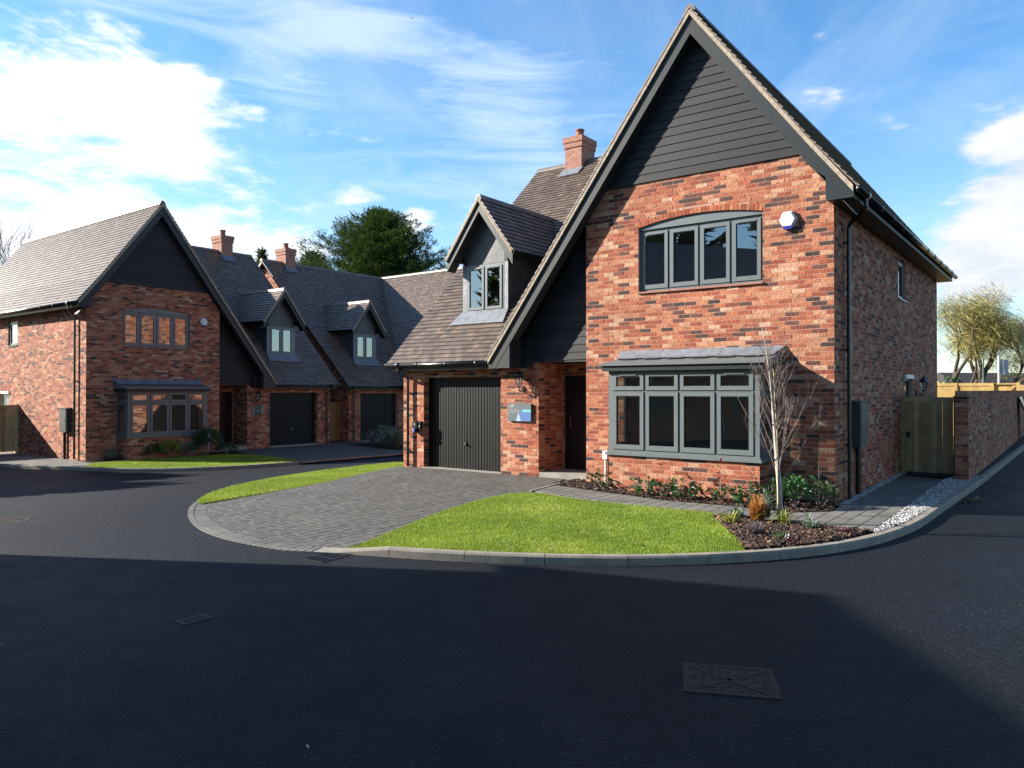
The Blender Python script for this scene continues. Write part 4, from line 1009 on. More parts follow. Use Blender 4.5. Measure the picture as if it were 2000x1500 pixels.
def charger(Hs, m, u, v, z, label, side=0):
    rz = Hs[1] + (-pi / 2 if side else 0)
    t = thing('car_charger', label, 'car charger', onhouse(Hs, m, u, v, z), rz, 'wall chargers beside the garages')
    g = G(); pr = [Vector((.075 * cos(a) , 0, .15 * (1 if sin(a) > 0 else -1) * (abs(sin(a)) ** .5))) for a in [2 * pi * k / 16 for k in range(16)]]
    g.prism(pr, (0, -.10, 0)); g.box(.09, .17, -.07, 0, -.06, .13); g.build('case', 'black_plastic', t)
    g = G(); q = [Vector((.052 * cos(a), -.10, -.075 + .06 * sin(a))) for a in [2 * pi * k / 18 for k in range(18)]]; g.prism(q, (0, -.035, 0)); g.build('socket_ring', 'blue_plastic', t)
    g = G(); q = [Vector((-.008 + .036 * cos(a), -.136, -.072 + .048 * sin(a))) for a in [2 * pi * k / 18 for k in range(18)]]; g.prism(q, (0, -.004, 0)); g.build('socket_cover', 'metal_grey', t)
    g = G(); g.box(-.012, .012, -.103, -.099, .075, .085); g.box(-.02, .02, -.103, -.099, .05, .068); g.box(.12, .14, -.074, -.069, .0, .04); g.build('emblem', 'print_white', t)
charger(HA, -1, 9.55, .282, .96, 'black car charger with blue ring on the brick pier left of the near garage')
charger(HC, -1, 10.012, 1.5, 1.05, 'black car charger in shade on the flank wall of the middle house', side=1)
def meter(Hs, m, mt, label):
    t = thing('meter_box', label, 'meter box', onhouse(Hs, m, 0, 0, 0), Hs[1], 'utility boxes on the side walls'); 
    g = G(m); g.box(-.17, -.006, 1.02, 1.52, .86, 1.615); g.prism([Vector(p) for p in ((-.006, 1.0, 1.615), (-.19, 1.0, 1.615), (-.19, 1.0, 1.63), (-.006, 1.0, 1.66))], (0, .54, 0)); g.build('case', mt, t)
    g = G(m); g.box(-.176, -.17, 1.05, 1.49, .89, 1.59); d = g.build('door', mt, t); g = G(m); g.box(-.185, -.176, 1.09, 1.11, 1.2, 1.25); g.build('latch', 'black_plastic', d)
    g = G(m); g.tube([(-.06, 1.38, .87), (-.06, 1.38, -.05)], .045, 8); g.build('pipe_cover', 'black_plastic', t)
mat('meter_green', (.045, .065, .062), .5, .4); mat('meter_dark', (.05, .05, .052), .5, .4)
meter(HA, -1, 'meter_green', 'dark green meter box low on the long shaded side wall of the near house')
meter(HB, 1, 'meter_dark', 'dark grey meter box on the sunlit side wall of the left house')
def whitepipe(Hs, m, label):
    t = thing('drain_pipe', label, 'pipe', onhouse(Hs, m, 4.20, -.008, 0), Hs[1], 'white plastic pipes beside the bays')
    g = G(); g.box(-.05, .05, -.075, 0, .50, .66); g.build('box', 'white_plastic', t)
    g = G(); g.tube([(.0, -.035, .51), (0, -.035, .04)], .025, 8); g.build('pipe', 'white_plastic', t)
whitepipe(HA, -1, 'short white plastic pipe and box on the brick left of the near bay'); whitepipe(HB, 1, 'short white plastic pipe and box right of the left house bay')

# ------------------------------------------------------------------ gate, walls, fences
def gate(Hs, m, v, u1, label, base=0.):
    t = thing('wooden_gate', label, 'gate', onhouse(Hs, m, 0, v, base), Hs[1], 'close boarded side gates')
    H_ = 1.70
    for a, b in ((.004, .096), (u1 - .075, u1)):
        g = G(m); g.box(-b, -a, -.05, .05, -.1, H_ + (.0 if a < .05 else -.01), R()); g.build('post', 'wood_gate', t)
    g = G(m); g.box(-(u1 - .08), -.1, -.045, -.02, H_ - .12, H_ - .015, .6); g.build('top_rail', 'wood_gate', t)
    xs = [.10, .26, .36, .405, .50, .60, .71, .81, u1 - .08]
    for i, (a, b) in enumerate(zip(xs, xs[1:])):
        g = G(m); d = .022 if i % 2 else 0; g.box(-(b - .004), -(a + .004), -.022 - d, .0 - d, .05, H_ - .12, U(.1, .9)); g.build('board', 'wood_gate', t)
    g = G(m); g.lathe((-.16, -.035, .86), [(.0, 0), (.0, .0)], 3); g = G(m)
    g.box(-.19, -.12, -.034, -.022, .80, .92); g.tube([(-.155 + .035 * cos(a), -.045, .85 + .035 * sin(a)) for a in [2 * pi * k / 10 for k in range(11)]], .006, 5); g.build('ring_handle', 'black_metal', t)
gate(HA, -1, 5.705, 1.095, 'weathered green-brown boarded gate between near house and garden wall')
def fence_b():
    t = thing('wooden_fence', 'brown timber fence panel at the left edge beside the left house', 'fence', onhouse(HB, 1, 0, 5.35, 0), HB[1])
    for x in (-.06, -1.9, -3.7):
        g = G(); g.box(x - .05, x + .05, -.05, .05, -.1, 1.72, R()); g.build('post', 'wood_gate', t)
    x = -.115
    while x > -3.7:
        g = G(); d = .012 * (int(x * 100) % 2); g.box(x - .145, x, -.03 - d, -.008 - d, .03, 1.64, R()); g.build('board', 'wood_gate', t); x -= .15
    g = G(); g.box(-3.7, -.1, -.05, -.0, 1.64, 1.70, .6); g.build('top_rail', 'wood_gate', t)
fence_b()
def gap_gate():
    t = thing('wooden_gate', 'orange-brown boarded gate in the gap between the left and middle garages', 'gate', onhouse(HB, 1, 10.02, 1.0, -.02), HB[1])
    for k in range(9):
        g = G(); g.box(.05 + k * .125, .05 + k * .125 + .12, -.03 - .01 * (k % 2), -.01, .03, 1.66, U(0, 1)); g.build('board', 'wood_brown', t)
    g = G(); g.box(0, 1.3, -.045, 0, 1.66, 1.72); g.build('top_rail', 'wood_brown', t)
mat('wood_brown', rough=.8, spec=.25, ramp=[(0, (.26, .14, .055)), (1, (.36, .21, .09))], ncol=[(5, .2, 4)])
gap_gate()
def garden_wall():
    t = thing('garden_wall', 'long brick garden wall running back from the gate along the side road', 'wall', (PA.x, PA.y, 0), -AA)
    m = -1; u0, u1, v0, v1 = -1.13, -1.365, 4.93, 28.
    c = G(m); c.box(u1, u0, v0, v1, -.4, 1.695); c.box(u1 + .01, u0 - .01, v0 + .01, v1, 1.72, 1.81)
    w = c.build('wall', 'mortar', t); P = []
    nf = Vector((0, -1, 0)); nr = Vector((-1, 0, 0))
    lay(P, (0, v0, 0), X3, nf, [(u1, -.4), (u0, -.4), (u0, 1.695), (u1, 1.695)], (), .1125)
    lay(P, (u1, 0, 0), Y3, nr, [(v0 - .004, -.4), (v1, -.4), (v1, 1.695), (v0 - .004, 1.695)], (), 0)
    split(P, w, (PA.x, PA.y, 0, -AA), m, 'brick', 'brick', 'bricks', 300)
    g = G(m)
    v = v0 - .02
    while v < v1: g.box(u1 - .03, u0 + .03, v, v + .163, 1.696, 1.719, U(.5, .9)); v += .165
    tag(g.build('creasing_tiles', 'brick_red', w), kind='stuff')
    n = 0; v = v0; g2 = G(m)
    while v < v1:
        g = G(m) if n < 60 else g2; g.box(u1 + .0, u0 - .0, v, v + .065, 1.722, 1.822, R())
        if n < 60: g.build('coping_brick', 'brick', w)
        v += .075; n += 1
    tag(g2.build('coping_bricks', 'brick', w), kind='stuff')
garden_wall()
sheet('verge', [frA(-1.30, 4.6), frA(-1.30, 28), frA(-1.75, 28), frA(-1.6, 14), frA(-1.48, 6), frA(-1.38, 3.5), frA(-1.25, 3.5)], -.006, 'asphalt')
sheet('side_path', [frA(-.0, 5.3), frA(-1.2, 5.3), frA(-1.2, 12), frA(0, 12)], -.004, 'joint_sand')
def back_fence():
    t = thing('wooden_fence', 'bright yellow new timber fence showing above the garden wall', 'fence', frA(0, 25) + (0,), -AA)
    m = -1; H_ = 2.14
    for x in (2.8, 1.1, -.24):
        g = G(m); g.box(x - .05, x + .05, -.09, .0, -.3, H_ + .01, R()); g.build('post', 'wood_fence', t)
    for a, b in ((1.15, 2.75), (-.19, 1.05)):
        g = G(m); g.box(a, b, -.06, -.01, H_ - .12, H_ - .0, .7); g.build('top_rail', 'wood_fence', t)
    g = G(m); x = 6.0
    while x > -.2: g.box(x - .118, x, -.03, -.012, -.2, H_ - .03, R()); x -= .12
    tag(g.build('boards', 'wood_fence', t), kind='stuff')
    ga = thing('wooden_gate', 'yellow timber gate with diagonal brace above the garden wall at right', 'gate', frA(-.28, 25) + (0,), -AA)
    g = G(m); x = 0
    while x > -.8: g.box(x - .118, x, -.0, .015, -.1, H_ - .03, R()); x -= .12
    tag(g.build('boards', 'wood_fence', ga), kind='stuff')
    g = G(m); g.bar((-.2, -.03, 1.5), (-.78, -.03, 2.0), .045, .07, (0, 1, 0), .6); g.build('brace', 'wood_fence', ga)
    g = G(m); g.box(-.93, -.80, -.08, .03, -.2, H_ + .02); g.build('post', 'wood_fence', ga)
    g = G(m); g.box(-.8, -.05, -.04, 0, H_ - .07, H_ - .01, .6); g.build('top_rail', 'wood_fence', ga)
    g = G(m); g.box(-.55, .05, -.052, -.04, H_ - .10, H_ - .07); g.build('hinge', 'black_metal', ga)
    f = thing('wooden_fence', 'pale timber fence further off behind the yellow gate', 'fence', frA(-.6, 33) + (0,), -AA)
    g = G(m)
    for k in range(30): g.box(-k * .15 - .145, -k * .15, 0, .02, -.2, 2.1, R())
    tag(g.build('boards', 'wood_fence', f), kind='stuff')
back_fence()
def leaning():
    v = 20.2; x, y = frA(-1.37, v)
    t = thing('leaning_panel', 'dark glass panel with pale metal edge leaning on the garden wall', 'panel', (x, y, 0), -AA)
    g = G(-1); g.prism([Vector(p) for p in ((-.03, -.3, 1.55), (-.03, 1.4, 1.60), (-.55, 1.9, .0), (-.55, .9, .0))], (-.03, 0, .01)); g.build('panel', 'black_plastic', t)
    g = G(-1); g.tube([(-.05, -.25, 1.6), (-.62, .95, .0)], .025, 6); g.build('edge_tube', 'metal_grey', t)
    g = G(-1); g.tube([(-.05, -.4, 1.6), (-.62, .8, .0)], .02, 6); g.build('edge_strip', 'black_plastic', t)
leaning()

# ------------------------------------------------------------------ ironwork in the road
def frame4(c):
    """four ground corners -> origin, axes"""
    o = Vector(((c[0][0] + c[1][0] + c[2][0] + c[3][0]) / 4, (c[0][1] + c[1][1] + c[2][1] + c[3][1]) / 4))
    a = (Vector(c[1]) - Vector(c[0])); return o, atan2(a.y, a.x), a.length
def manhole(o, rz, w, d, label, mt='iron', kind='square'):
    z = gz(*o) + ROAD_Z
    t = thing('manhole_cover', label, 'manhole cover', (o[0], o[1], z), rz)
    g = G(); ring(g, (0, 0, 0), X3, Y3, -w / 2, w / 2, 0, 1, .0001, 0, .001); g = G()
    for a in ((-w / 2, w / 2, -d / 2, -d / 2 + .035), (-w / 2, w / 2, d / 2 - .035, d / 2), (-w / 2, -w / 2 + .035, -d / 2 + .035, d / 2 - .035), (w / 2 - .035, w / 2, -d / 2 + .035, d / 2 - .035)): g.box(*a, -.03, .007)
    g.build('frame', mt, t)
    g = G(); g.box(-w / 2 + .037, w / 2 - .037, -d / 2 + .037, d / 2 - .037, -.03, .003)
    g.box(-w / 2 + .08, -w / 2 + .12, -.03, .03, .0, .0) if 0 else None
    cov = g.build('cover', mt, t)
    g = G()
    if kind == 'square':
        for s in (1, -1): g.bar((-w * .42, -s * d * .42, .004), (w * .42, s * d * .42, .004), .03, .008)
        n = 9
        for i in range(n):
            for j in range(n):
                a = (i + .5) / n * .84 - .42; b = (j + .5) / n * .84 - .42
                if abs(abs(a) - abs(b)) < .05: continue
                if R() < .8: g.box(a * w - .018, a * w + .018, b * d - .008, b * d + .008, .002, .0065)
    else:
        for i in range(7):
            for j in range(6):
                a = (i + .5 + (j % 2) * .5) / 7.5 * .8 - .4; b = (j + .5) / 6 * .8 - .4; g.box(a * w - .012, a * w + .012, b * d - .007, b * d + .007, .002, .009)
    tag(g.build('studs', mt, cov), kind='stuff')
    return t
manhole((1.45, 5.07), atan2(-.13, .59), .60, .52, 'large rusty square manhole cover with a raised cross in the near road', 'iron_rust')
manhole((-2.68, 6.40), .9, .26, .17, 'small dark iron cover in the road at lower left', 'iron', 'small')
manhole((-7.6, 11.38), .35, .62, .42, 'pale worn manhole cover at the left edge of the road', 'iron_rust')
def drain():
    t = thing('drain_grate', 'black iron drain grate beside the sloping kerb at the drive', 'drain', (-2.165, 8.772, gz(-2.1, 8.8) + ROAD_Z), 1.02)
    w, d = .40, .36
    g = G(); ring(g, (0, 0, 0), X3, Y3, 0, .1, 0, .1, .01, 0, .001); g = G()
    for a in ((-w / 2, w / 2, -d / 2, -d / 2 + .02), (-w / 2, w / 2, d / 2 - .02, d / 2), (-w / 2, -w / 2 + .02, -d / 2, d / 2), (w / 2 - .02, w / 2, -d / 2, d / 2)): g.box(*a, -.02, .008)
    g.build('frame', 'iron', t)
    g = G(); g.box(-w / 2 + .01, w / 2 - .01, -d / 2 + .01, d / 2 - .01, .0005, .0012); g.build('gully_shade', 'shade_black', t)  # flat near-black sheet under the bars: shade of the pit put into its colour
    for k in range(8):
        g = G(); y = -d / 2 + .04 + k * .04; g.box(-w / 2 + .02, w / 2 - .02, y - .008, y + .008, .0015, .0085); g.build('grate_bar', 'iron', t)
    g = G(); g.box(-.012, .012, -d / 2 + .02, d / 2 - .02, .0012, .008); g.build('cross_bar', 'iron', t)
drain()

# ------------------------------------------------------------------ planting
import mathutils.noise as mn
def bbox(poly): xs = [p[0] for p in poly]; ys = [p[1] for p in poly]; return min(xs), max(xs), min(ys), max(ys)
def grass(label, poly, lev, dens, h=.04, w=.010, shrink=0.):
    x0, x1, y0, y1 = bbox(poly); n = int((x1 - x0) * (y1 - y0) * dens); g = G(); V, F, T = g.V, g.F, g.T
    for i in range(n):
        x = U(x0, x1); y = U(y0, y1)
        if not inside((x, y), poly): continue
        x += random.gauss(0, .018); y += random.gauss(0, .018)
        p = mn.noise(Vector((x * .9, y * .9, 3))) * .5 + mn.noise(Vector((x * 5, y * 5, 8))) * .28; hh = h * U(.55, 1.25) * (1 + p * .45)
        z = gz(x, y) + lev(x, y) - .004; a = U(0, 2 * pi); c = cos(a) * w * .5; s = sin(a) * w * .5
        lx = U(-.5, .5) * hh; ly = U(-.5, .5) * hh; k = len(V)
        V += [(x - c, y - s, z), (x + c, y + s, z), (x + lx, y + ly, z + hh)]; F.append((k, k + 1, k + 2))
        T.append(min(1, max(0, .44 + p * .9 + random.gauss(0, .2)))); g.I.append(0)
    o = g.build('grass', 'grass'); tag(o, label, 'grass', kind='stuff')
grass('bright green mown grass beside the near house and driveway', LAWN, lambda x, y: lawn_lev(x, y) - .012, 12000, .030, .0075)
grass('narrow strip of green grass along the far edge of the driveway', STRIP, lambda x, y: plot_lev(x, y) * .5 - .03, 7000, .036, .0095)
grass('green grass in front of the left house bay window', B_LAWN, lambda x, y: -.012, 2600, .045, .018)
def chips(name, label, poly, n, mt, size, hz, flat=.35, lev=0., heap=.03):
    x0, x1, y0, y1 = bbox(poly); g = G(); i = 0
    while i < n:
        x = U(x0, x1); y = U(y0, y1)
        if not inside((x, y), poly): continue
        i += 1; a = U(0, 2 * pi); l = size * U(.5, 1.5); w = l * U(.25, .6) if flat < .5 else l * U(.6, 1); tl = U(-.5, .5) * (1 if flat < .5 else .6)
        z = gz(x, y) + lev + R() * heap; e = Vector((cos(a), sin(a), tl)) * l / 2; f = Vector((-sin(a), cos(a), U(-.4, .4))) * w / 2; c = Vector((x, y, z)); t = Vector((0, 0, hz * U(.5, 1.2)))
        if flat < .5:
            g.add([c - e - f, c + e - f, c + e + f, c - e + f, c - e * .9 - f * .8 + t, c + e * .9 - f * .8 + t, c + e * .9 + f * .8 + t, c - e * .9 + f * .8 + t], [(4, 5, 6, 7), (0, 1, 5, 4), (1, 2, 6, 5), (2, 3, 7, 6), (3, 0, 4, 7)], R() ** 1.3)
        else:
            g.add([c - e, c - f, c + e, c + f, c + t * 1.0, c - t], [(0, 1, 4), (1, 2, 4), (2, 3, 4), (3, 0, 4), (1, 0, 5), (2, 1, 5), (3, 2, 5), (0, 3, 5)], R())
    tag(g.build(name, mt), label, name.replace('_', ' '), kind='stuff')
chips('bark_mulch', 'dark bark chippings in the bed under the bay window', BED1, 5200, 'bark', .05, .012)
chips('bark_mulch', 'dark bark chippings around the young tree by the kerb', BED2, 4200, 'bark', .055, .014)
chips('gravel', 'pale gravel strip between path and curved kerb', GRAV, 5200, 'gravel', .034, .013, 1, .0, .02)
chips('gravel', 'thin line of pale gravel along the side wall', GRAV2, 1500, 'gravel', .03, .012, 1, .006, .012)
# individual leaves on shared meshes
LEAF = {}
def leaf_mesh(mt, k):
    key = (mt, k)
    if key not in LEAF:
        g = G(); w = .30 + .06 * (k % 3); c = .06 * (k % 2) + .03
        vs = [(0, 0, 0), (.28, w * .42, .03), (.62, w * .5, .02), (1, 0, -c), (.62, -w * .5, .02), (.28, -w * .42, .03), (.3, 0, -.02), (.65, 0, -.03)]
        g.add(vs, [(0, 6, 1), (6, 7, 2, 1), (7, 3, 2), (0, 5, 6), (6, 5, 4, 7), (7, 4, 3)], (k + .5) / 6)
        o = g.build('leaf_source', mt, smooth=True); LEAF[key] = o.data; bpy.data.objects.remove(o)
    return LEAF[key]
def put_leaf(par, base, d, size, mt, roll=None):
    o = bpy.data.objects.new('leaf', leaf_mesh(mt, random.randrange(6))); COL.objects.link(o); o.parent = par
    o.location = base; q = Vector(d).to_track_quat('X', 'Z'); o.rotation_mode = 'QUATERNION'
    from mathutils import Quaternion
    o.rotation_quaternion = q @ Quaternion((1, 0, 0), U(-.9, .9) if roll is None else roll); o.scale = (size, size * U(.85, 1.15), size)
def laurel(x, y, h, r, nst, nl, label, red=0., stalk=0, cat='shrub', mt='leaf'):
    t = thing('shrub', label, cat, (x, y, gz(x, y) - .01), U(0, 6), 'young laurels in the bed under the bay')
    g = G(); tips = []
    for i in range(nst):
        a = 2 * pi * i / nst + U(-.4, .4); k = U(.25, 1); hh = h * U(.65, 1.0) * (1 - .35 * k)
        p0 = Vector((.03 * cos(a), .03 * sin(a), 0)); p2 = Vector((r * k * cos(a), r * k * sin(a), hh)); p1 = (p0 + p2) / 2 + Vector((cos(a) * .02, sin(a) * .02, -.03))
        g.tube([p0, p1, p2], [.007, .005, .003], 5); tips.append((p0, p1, p2))
    if stalk:
        p2 = Vector((.02, .0, h * stalk)); g.tube([(0, 0, 0), p2 * .5, p2], [.007, .005, .003], 5); tips.append((Vector(), p2 * .5, p2))
    g.build('stems', 'twig_brown', t)
    for i in range(nl):
        p0, p1, p2 = tips[i % len(tips)]; f = U(.22, 1.0) if i >= len(tips) * 3 else U(.9, 1.0)
        p = p1 + (p2 - p1) * (2 * f - 1) if f > .5 else p0 + (p1 - p0) * 2 * f
        out = Vector((p.x, p.y, 0)); out = out.normalized() if out.length > .01 else Vector((1, 0, 0)); a = U(-1.3, 1.3)
        o2 = Vector((out.x * cos(a) - out.y * sin(a), out.x * sin(a) + out.y * cos(a), U(-.1, .9)))
        m_ = mt
        if p.z > h * .72 and R() < red * 2: m_ = 'leaf_red'
        elif R() < red * .25: m_ = 'leaf_red'
        put_leaf(t, p, o2, U(.075, .13), m_)
for u_, v_, *a in ((3.86, -.62, .44, .34, 10, 80, 'low glossy laurel at the left end of the bed by the white pipe', 0, 0),
          (2.90, -1.0, .40, .26, 8, 56, 'small laurel with one bright red shoot, second from the left under the bay', .16, 0),
          (2.55, -.98, .34, .18, 5, 34, 'thin sprig with tall bare stalk and dark red top leaves under the bay', .5, 1.75),
          (2.16, -1.0, .42, .30, 9, 70, 'glossy dark laurel in the middle of the bed under the bay', .06, 0),
          (1.50, -1.0, .40, .19, 6, 44, 'upright laurel with purple-red tip right of the bay centre', .4, 1.7),
          (1.12, -1.0, .46, .26, 9, 66, 'leafy laurel below the right end of the bay sill', .05, 0),
          (.74, -.92, .50, .27, 9, 66, 'dark laurel directly behind the young birch trunk', 0, 0),
          (.16, -.30, .52, .18, 7, 44, 'tall narrow laurel sprig near the house corner', 0, 1.5)):
    a = (*frA(u_, v_), *a)
    a = list(a); a[4] += 4; a[5] = int(a[5] * 2.1); laurel(*a)
def bush(x, y, h, r, n, label, mt='leaf', size=(.04, .07), parts=140, name='shrub', squash=1., z=None):
    """rounded bush: leaves on the outside, the largest ones as parts"""
    t = thing(name, label, 'shrub', (x, y, (gz(x, y) if z is None else z) - .01)); g = G()
    for i in range(10):
        a = U(0, 6.28); g.tube([(0, 0, 0), (r * .5 * cos(a), r * .5 * sin(a), h * .5)], [.008, .004], 4)
    g.build('stems', 'twig_brown', t); g = G()
    for i in range(n):
        a = U(0, 2 * pi); b = math.asin(U(-.15, 1)); k = U(.6, 1.03) * (1 + .16 * mn.noise(Vector((cos(a) * 2 + x, sin(a) * 2, b * 2))))
        d = Vector((cos(a) * cos(b), sin(a) * cos(b), sin(b))); p = Vector((d.x * r * k, d.y * r * k, h * .42 + d.z * h * .55 * k)); d2 = (d + Vector((U(-.7, .7), U(-.7, .7), U(-.2, .7)))).normalized()
        if i < parts: put_leaf(t, p, d2, U(*size) * 1.2, mt)
        else:
            e = d2 * U(*size); s = e.cross(Vector((U(-1, 1), U(-1, 1), U(-1, 1)))).normalized() * e.length * .24
            g.add([p, p + e * .5 + s, p + e, p + e * .5 - s], [(0, 1, 2, 3)], R())
    if g.F: tag(g.build('leaves', mt, t), kind='stuff')
bush(4.42, 11.86, .50, .26, 520, 'bright green rounded bush between birch trunk and house corner', 'leaf', (.05, .085), 70)
bush(4.86, 11.86, .42, .24, 620, 'dark dense little bush against the house corner', 'needle', (.03, .05), 0)
def tuft(x, y, h, n, label, mt, w=.012, spread=.8, name='grass_tuft', up=.5, z=None, cat='plant'):
    g = G()
    for i in range(n):
        a = U(0, 2 * pi); l = h * U(.6, 1.15); k = U(.1, spread); p = Vector((U(-.04, .04), U(-.04, .04), 0)) * (1 + h); d = Vector((cos(a), sin(a), 0)); s = Vector((-sin(a), cos(a), 0)) * w * .5; tn = R()
        pts = [p, p + d * l * k * .35 + Z3 * l * .55, p + d * l * k * .8 + Z3 * l * (.85 - k * .25), p + d * l * k * 1.2 + Z3 * l * (.82 - k * .55)]
        vs = []
        for q, ww in zip(pts, (1, .9, .6, .05)): vs += [q - s * ww, q + s * ww]
        g.add(vs, [(0, 1, 3, 2), (2, 3, 5, 4), (4, 5, 7, 6)], tn)
    o = g.build(name, mt); o.location = (x, y, (gz(x, y) if z is None else z)); return tag(o, label, cat)
tuft(3.70, 10.35, .26, 60, 'yellow-green grassy tuft at the foot of the birch', 'leaf_yellow', .013, 1.5)
tuft(3.0, 10.42, .22, 46, 'yellowing strappy tuft at the left of the birch bed', 'leaf_yellow', .013, 1.5)
tuft(3.30, 9.25, .16, 22, 'small green tuft near the kerb in the birch bed', 'leaf', .01, 1.2)
def heather(x, y, h, r, n, mt, label, up=.9, w=.006, l=.09, name='heather'):
    g = G()
    for i in range(n):
        a = U(0, 2 * pi); k = sqrt(R()); b = Vector((r * k * cos(a), r * k * sin(a), 0)); top = h * (1 - .55 * k) * U(.5, 1.1); z = top * U(.25, 1)
        p = b * (.35 + .65 * z / h) + Z3 * z; d = Vector((U(-.5, .5) + cos(a) * .35, U(-.5, .5) + sin(a) * .35, up)).normalized() * l * U(.6, 1.2); s = d.cross(Vector((U(-1, 1), U(-1, 1), .1))).normalized() * w
        g.add([p - s, p + s, p + d], [(0, 1, 2)], min(1, max(0, z / h * .6 + U(0, .5))))
    o = g.build(name, mt); o.location = (x, y, gz(x, y)); return tag(o, label, 'plant')
heather(3.40, 10.50, .44, .17, 1500, 'leaf_orange', 'bright orange feathery dwarf conifer in the birch bed')
heather(3.56, 10.66, .46, .11, 700, 'leaf_greygreen', 'grey-green feathery dwarf conifer behind the orange one')
heather(3.06, 9.58, .24, .16, 700, 'twig_grey', 'grey faded lavender near the kerb in the birch bed', l=.05, w=.004)
heather(3.92, 9.98, .16, .16, 400, 'leaf_greygreen', 'low pale green herb right of the birch', l=.05, w=.007)
heather(3.95, 10.15, .28, .05, 120, 'leaf_greygreen', 'thin upright green sprig right of the birch', l=.06, w=.005)
heather(3.2, 10.75, .22, .13, 300, 'leaf_greygreen', 'low dark green plant left of the orange conifer', l=.06, w=.008)
heather(4.25, 9.68, .08, .12, 160, 'leaf_purple', 'low purple-leaved plant at the right tip of the birch bed', .4, .012, .05)
heather(3.32, 9.08, .08, .08, 90, 'leaf_purple', 'tiny purple-leaved plant beside the kerb', .4, .012, .05)
def debris(name, label, pts, mt, size):
    g = G()
    for (x, y, lv) in pts:
        a = U(0, 6.28); l = size * U(.4, 1.3); w = l * U(.25, .7); z = gz(x, y) + lv; e = Vector((cos(a), sin(a), U(-.1, .25))) * l / 2; f = Vector((-sin(a), cos(a), U(-.3, .3))) * w / 2; c = Vector((x, y, z + .012))
        g.add([c - e, c - f + Z3 * .006, c + e, c + f + Z3 * .004], [(0, 1, 2, 3)], R())
    tag(g.build(name, mt), label, 'leaves', kind='stuff')
pts = []
while len(pts) < 46:
    x, y = U(-2.2, 3), U(8.6, 13.5)
    if inside((x, y), LAWN): pts.append((x, y, .025))
debris('fallen_leaves', 'scattered brown and cream fallen leaves on the near lawn', pts, 'dead_leaf', .06)
pts = [(8.15 + random.gauss(0, .28) * .9, 13.38 + random.gauss(0, .10) + 0, 0) for k in range(170)]
pts = [(x, y + (x - 8.15) * .95, ROAD_Z) for x, y, z in pts]
debris('leaf_litter', 'heap of brown leaf litter in the gutter of the side road', pts, 'dead_leaf', .07)
pts = [(U(-7, 5), U(4, 15), ROAD_Z) for k in range(90)]; pts = [(x, y, z) for x, y, z in pts if y < 8 or x < -5.6]
debris('fallen_leaves', 'a few leaf scraps and straws blown over the road', pts, 'dead_leaf', .035)
pts = [(U(-13, -7), U(22.2, 24.2), .01) for k in range(60)]; debris('fallen_leaves', 'fallen leaves dotted over the far lawn', [p for p in pts if inside(p[:2], B_LAWN)], 'dead_leaf', .07)

# ------------------------------------------------------------------ young birch with cane
def birch():
    x, y = 3.70, 10.47
    t = thing('birch_sapling', 'slender bare young birch with pale trunk in the kerbside bed', 'tree', (x, y, -.02))
    g = G(); pts = [Vector((0, 0, 0)), Vector((-.01, 0, .5)), Vector((-.05, .0, 1.0)), Vector((-.085, .01, 1.5)), Vector((-.13, 0, 2.0)), Vector((-.19, 0, 2.45)), Vector((-.27, 0, 2.85))]
    g.tube(pts, [.042, .035, .028, .021, .013, .007, .002], 8); tr = g.build('trunk', 'birch_bark', t, smooth=True)
    g = G(); random.seed(21)
    def at(z):
        for a, b in zip(pts, pts[1:]):
            if a.z <= z <= b.z: return a + (b - a) * ((z - a.z) / (b.z - a.z))
        return pts[-1]
    def twig(p, d, l, r, lev):
        n = 5; q = [Vector(p)]; d = Vector(d).normalized()
        for i in range(n): d = (d + Vector((U(-.10, .10), U(-.10, .10), .10))).normalized(); q.append(q[-1] + d * l / n)
        g.tube(q, [r * (1 - .8 * i / n) for i in range(n + 1)], 5, caps=False)
        if lev < 2:
            for i in range(4 if lev == 0 else 3):
                k = random.randrange(1, n); a = U(0, 6.28); dd = (q[k + 1] - q[k]).normalized() + Vector((cos(a), sin(a), .15)) * .55
                twig(q[k], dd, l * U(.35, .6), r * .5, lev + 1)
    for i in range(30):
        z = .55 + 1.8 * (i / 30) ** .9; a = i * 2.4 + U(-.3, .3); tilt = U(.35, .8)
        twig(at(z), (cos(a) * tilt, sin(a) * tilt, 1), (1.35 - .32 * z) * U(.65, 1.05), .0085 - .002 * z, 0)
    g.build('branches', 'twig_brown', t)
    g = G(); g.tube([(-.035, -.03, 0), (-.05, -.03, 1.2), (-.10, -.03, 2.15)], .008, 6)
    c = g.build('cane', 'cane'); c.location = (x, y, -.02); tag(c, 'bamboo cane tied against the young birch', 'cane')
    random.seed(5)
birch()

# ------------------------------------------------------------------ planting of the left and middle houses
heather(-13.0, 24.6, .30, .30, 500, 'leaf_greygreen', 'pale wispy plant at the left corner of the left house bed', l=.14, w=.014)
heather(-12.6, 24.9, .26, .25, 400, 'leaf_greygreen', 'second pale wispy plant left of the far bay', l=.12, w=.014)
bush(-11.95, 25.25, .50, .42, 900, 'dull green spreading bush under the left of the far bay', 'needle', (.06, .10), 0)
bush(-11.45, 25.35, .62, .36, 900, 'yellow-green upright bush under the middle of the far bay', 'leaf_yellow', (.05, .09), 0)
bush(-11.0, 25.9, .46, .30, 700, 'grey-green bush right of the yellow one', 'leaf_greygreen', (.05, .08), 0)
bush(-10.5, 26.15, 1.0, .50, 2200, 'large dark green round bush at the right end of the far bay', 'needle', (.05, .09), 0)
bush(-10.1, 26.9, .4, .35, 500, 'low dark plant beside the left house porch', 'needle', (.05, .09), 0)
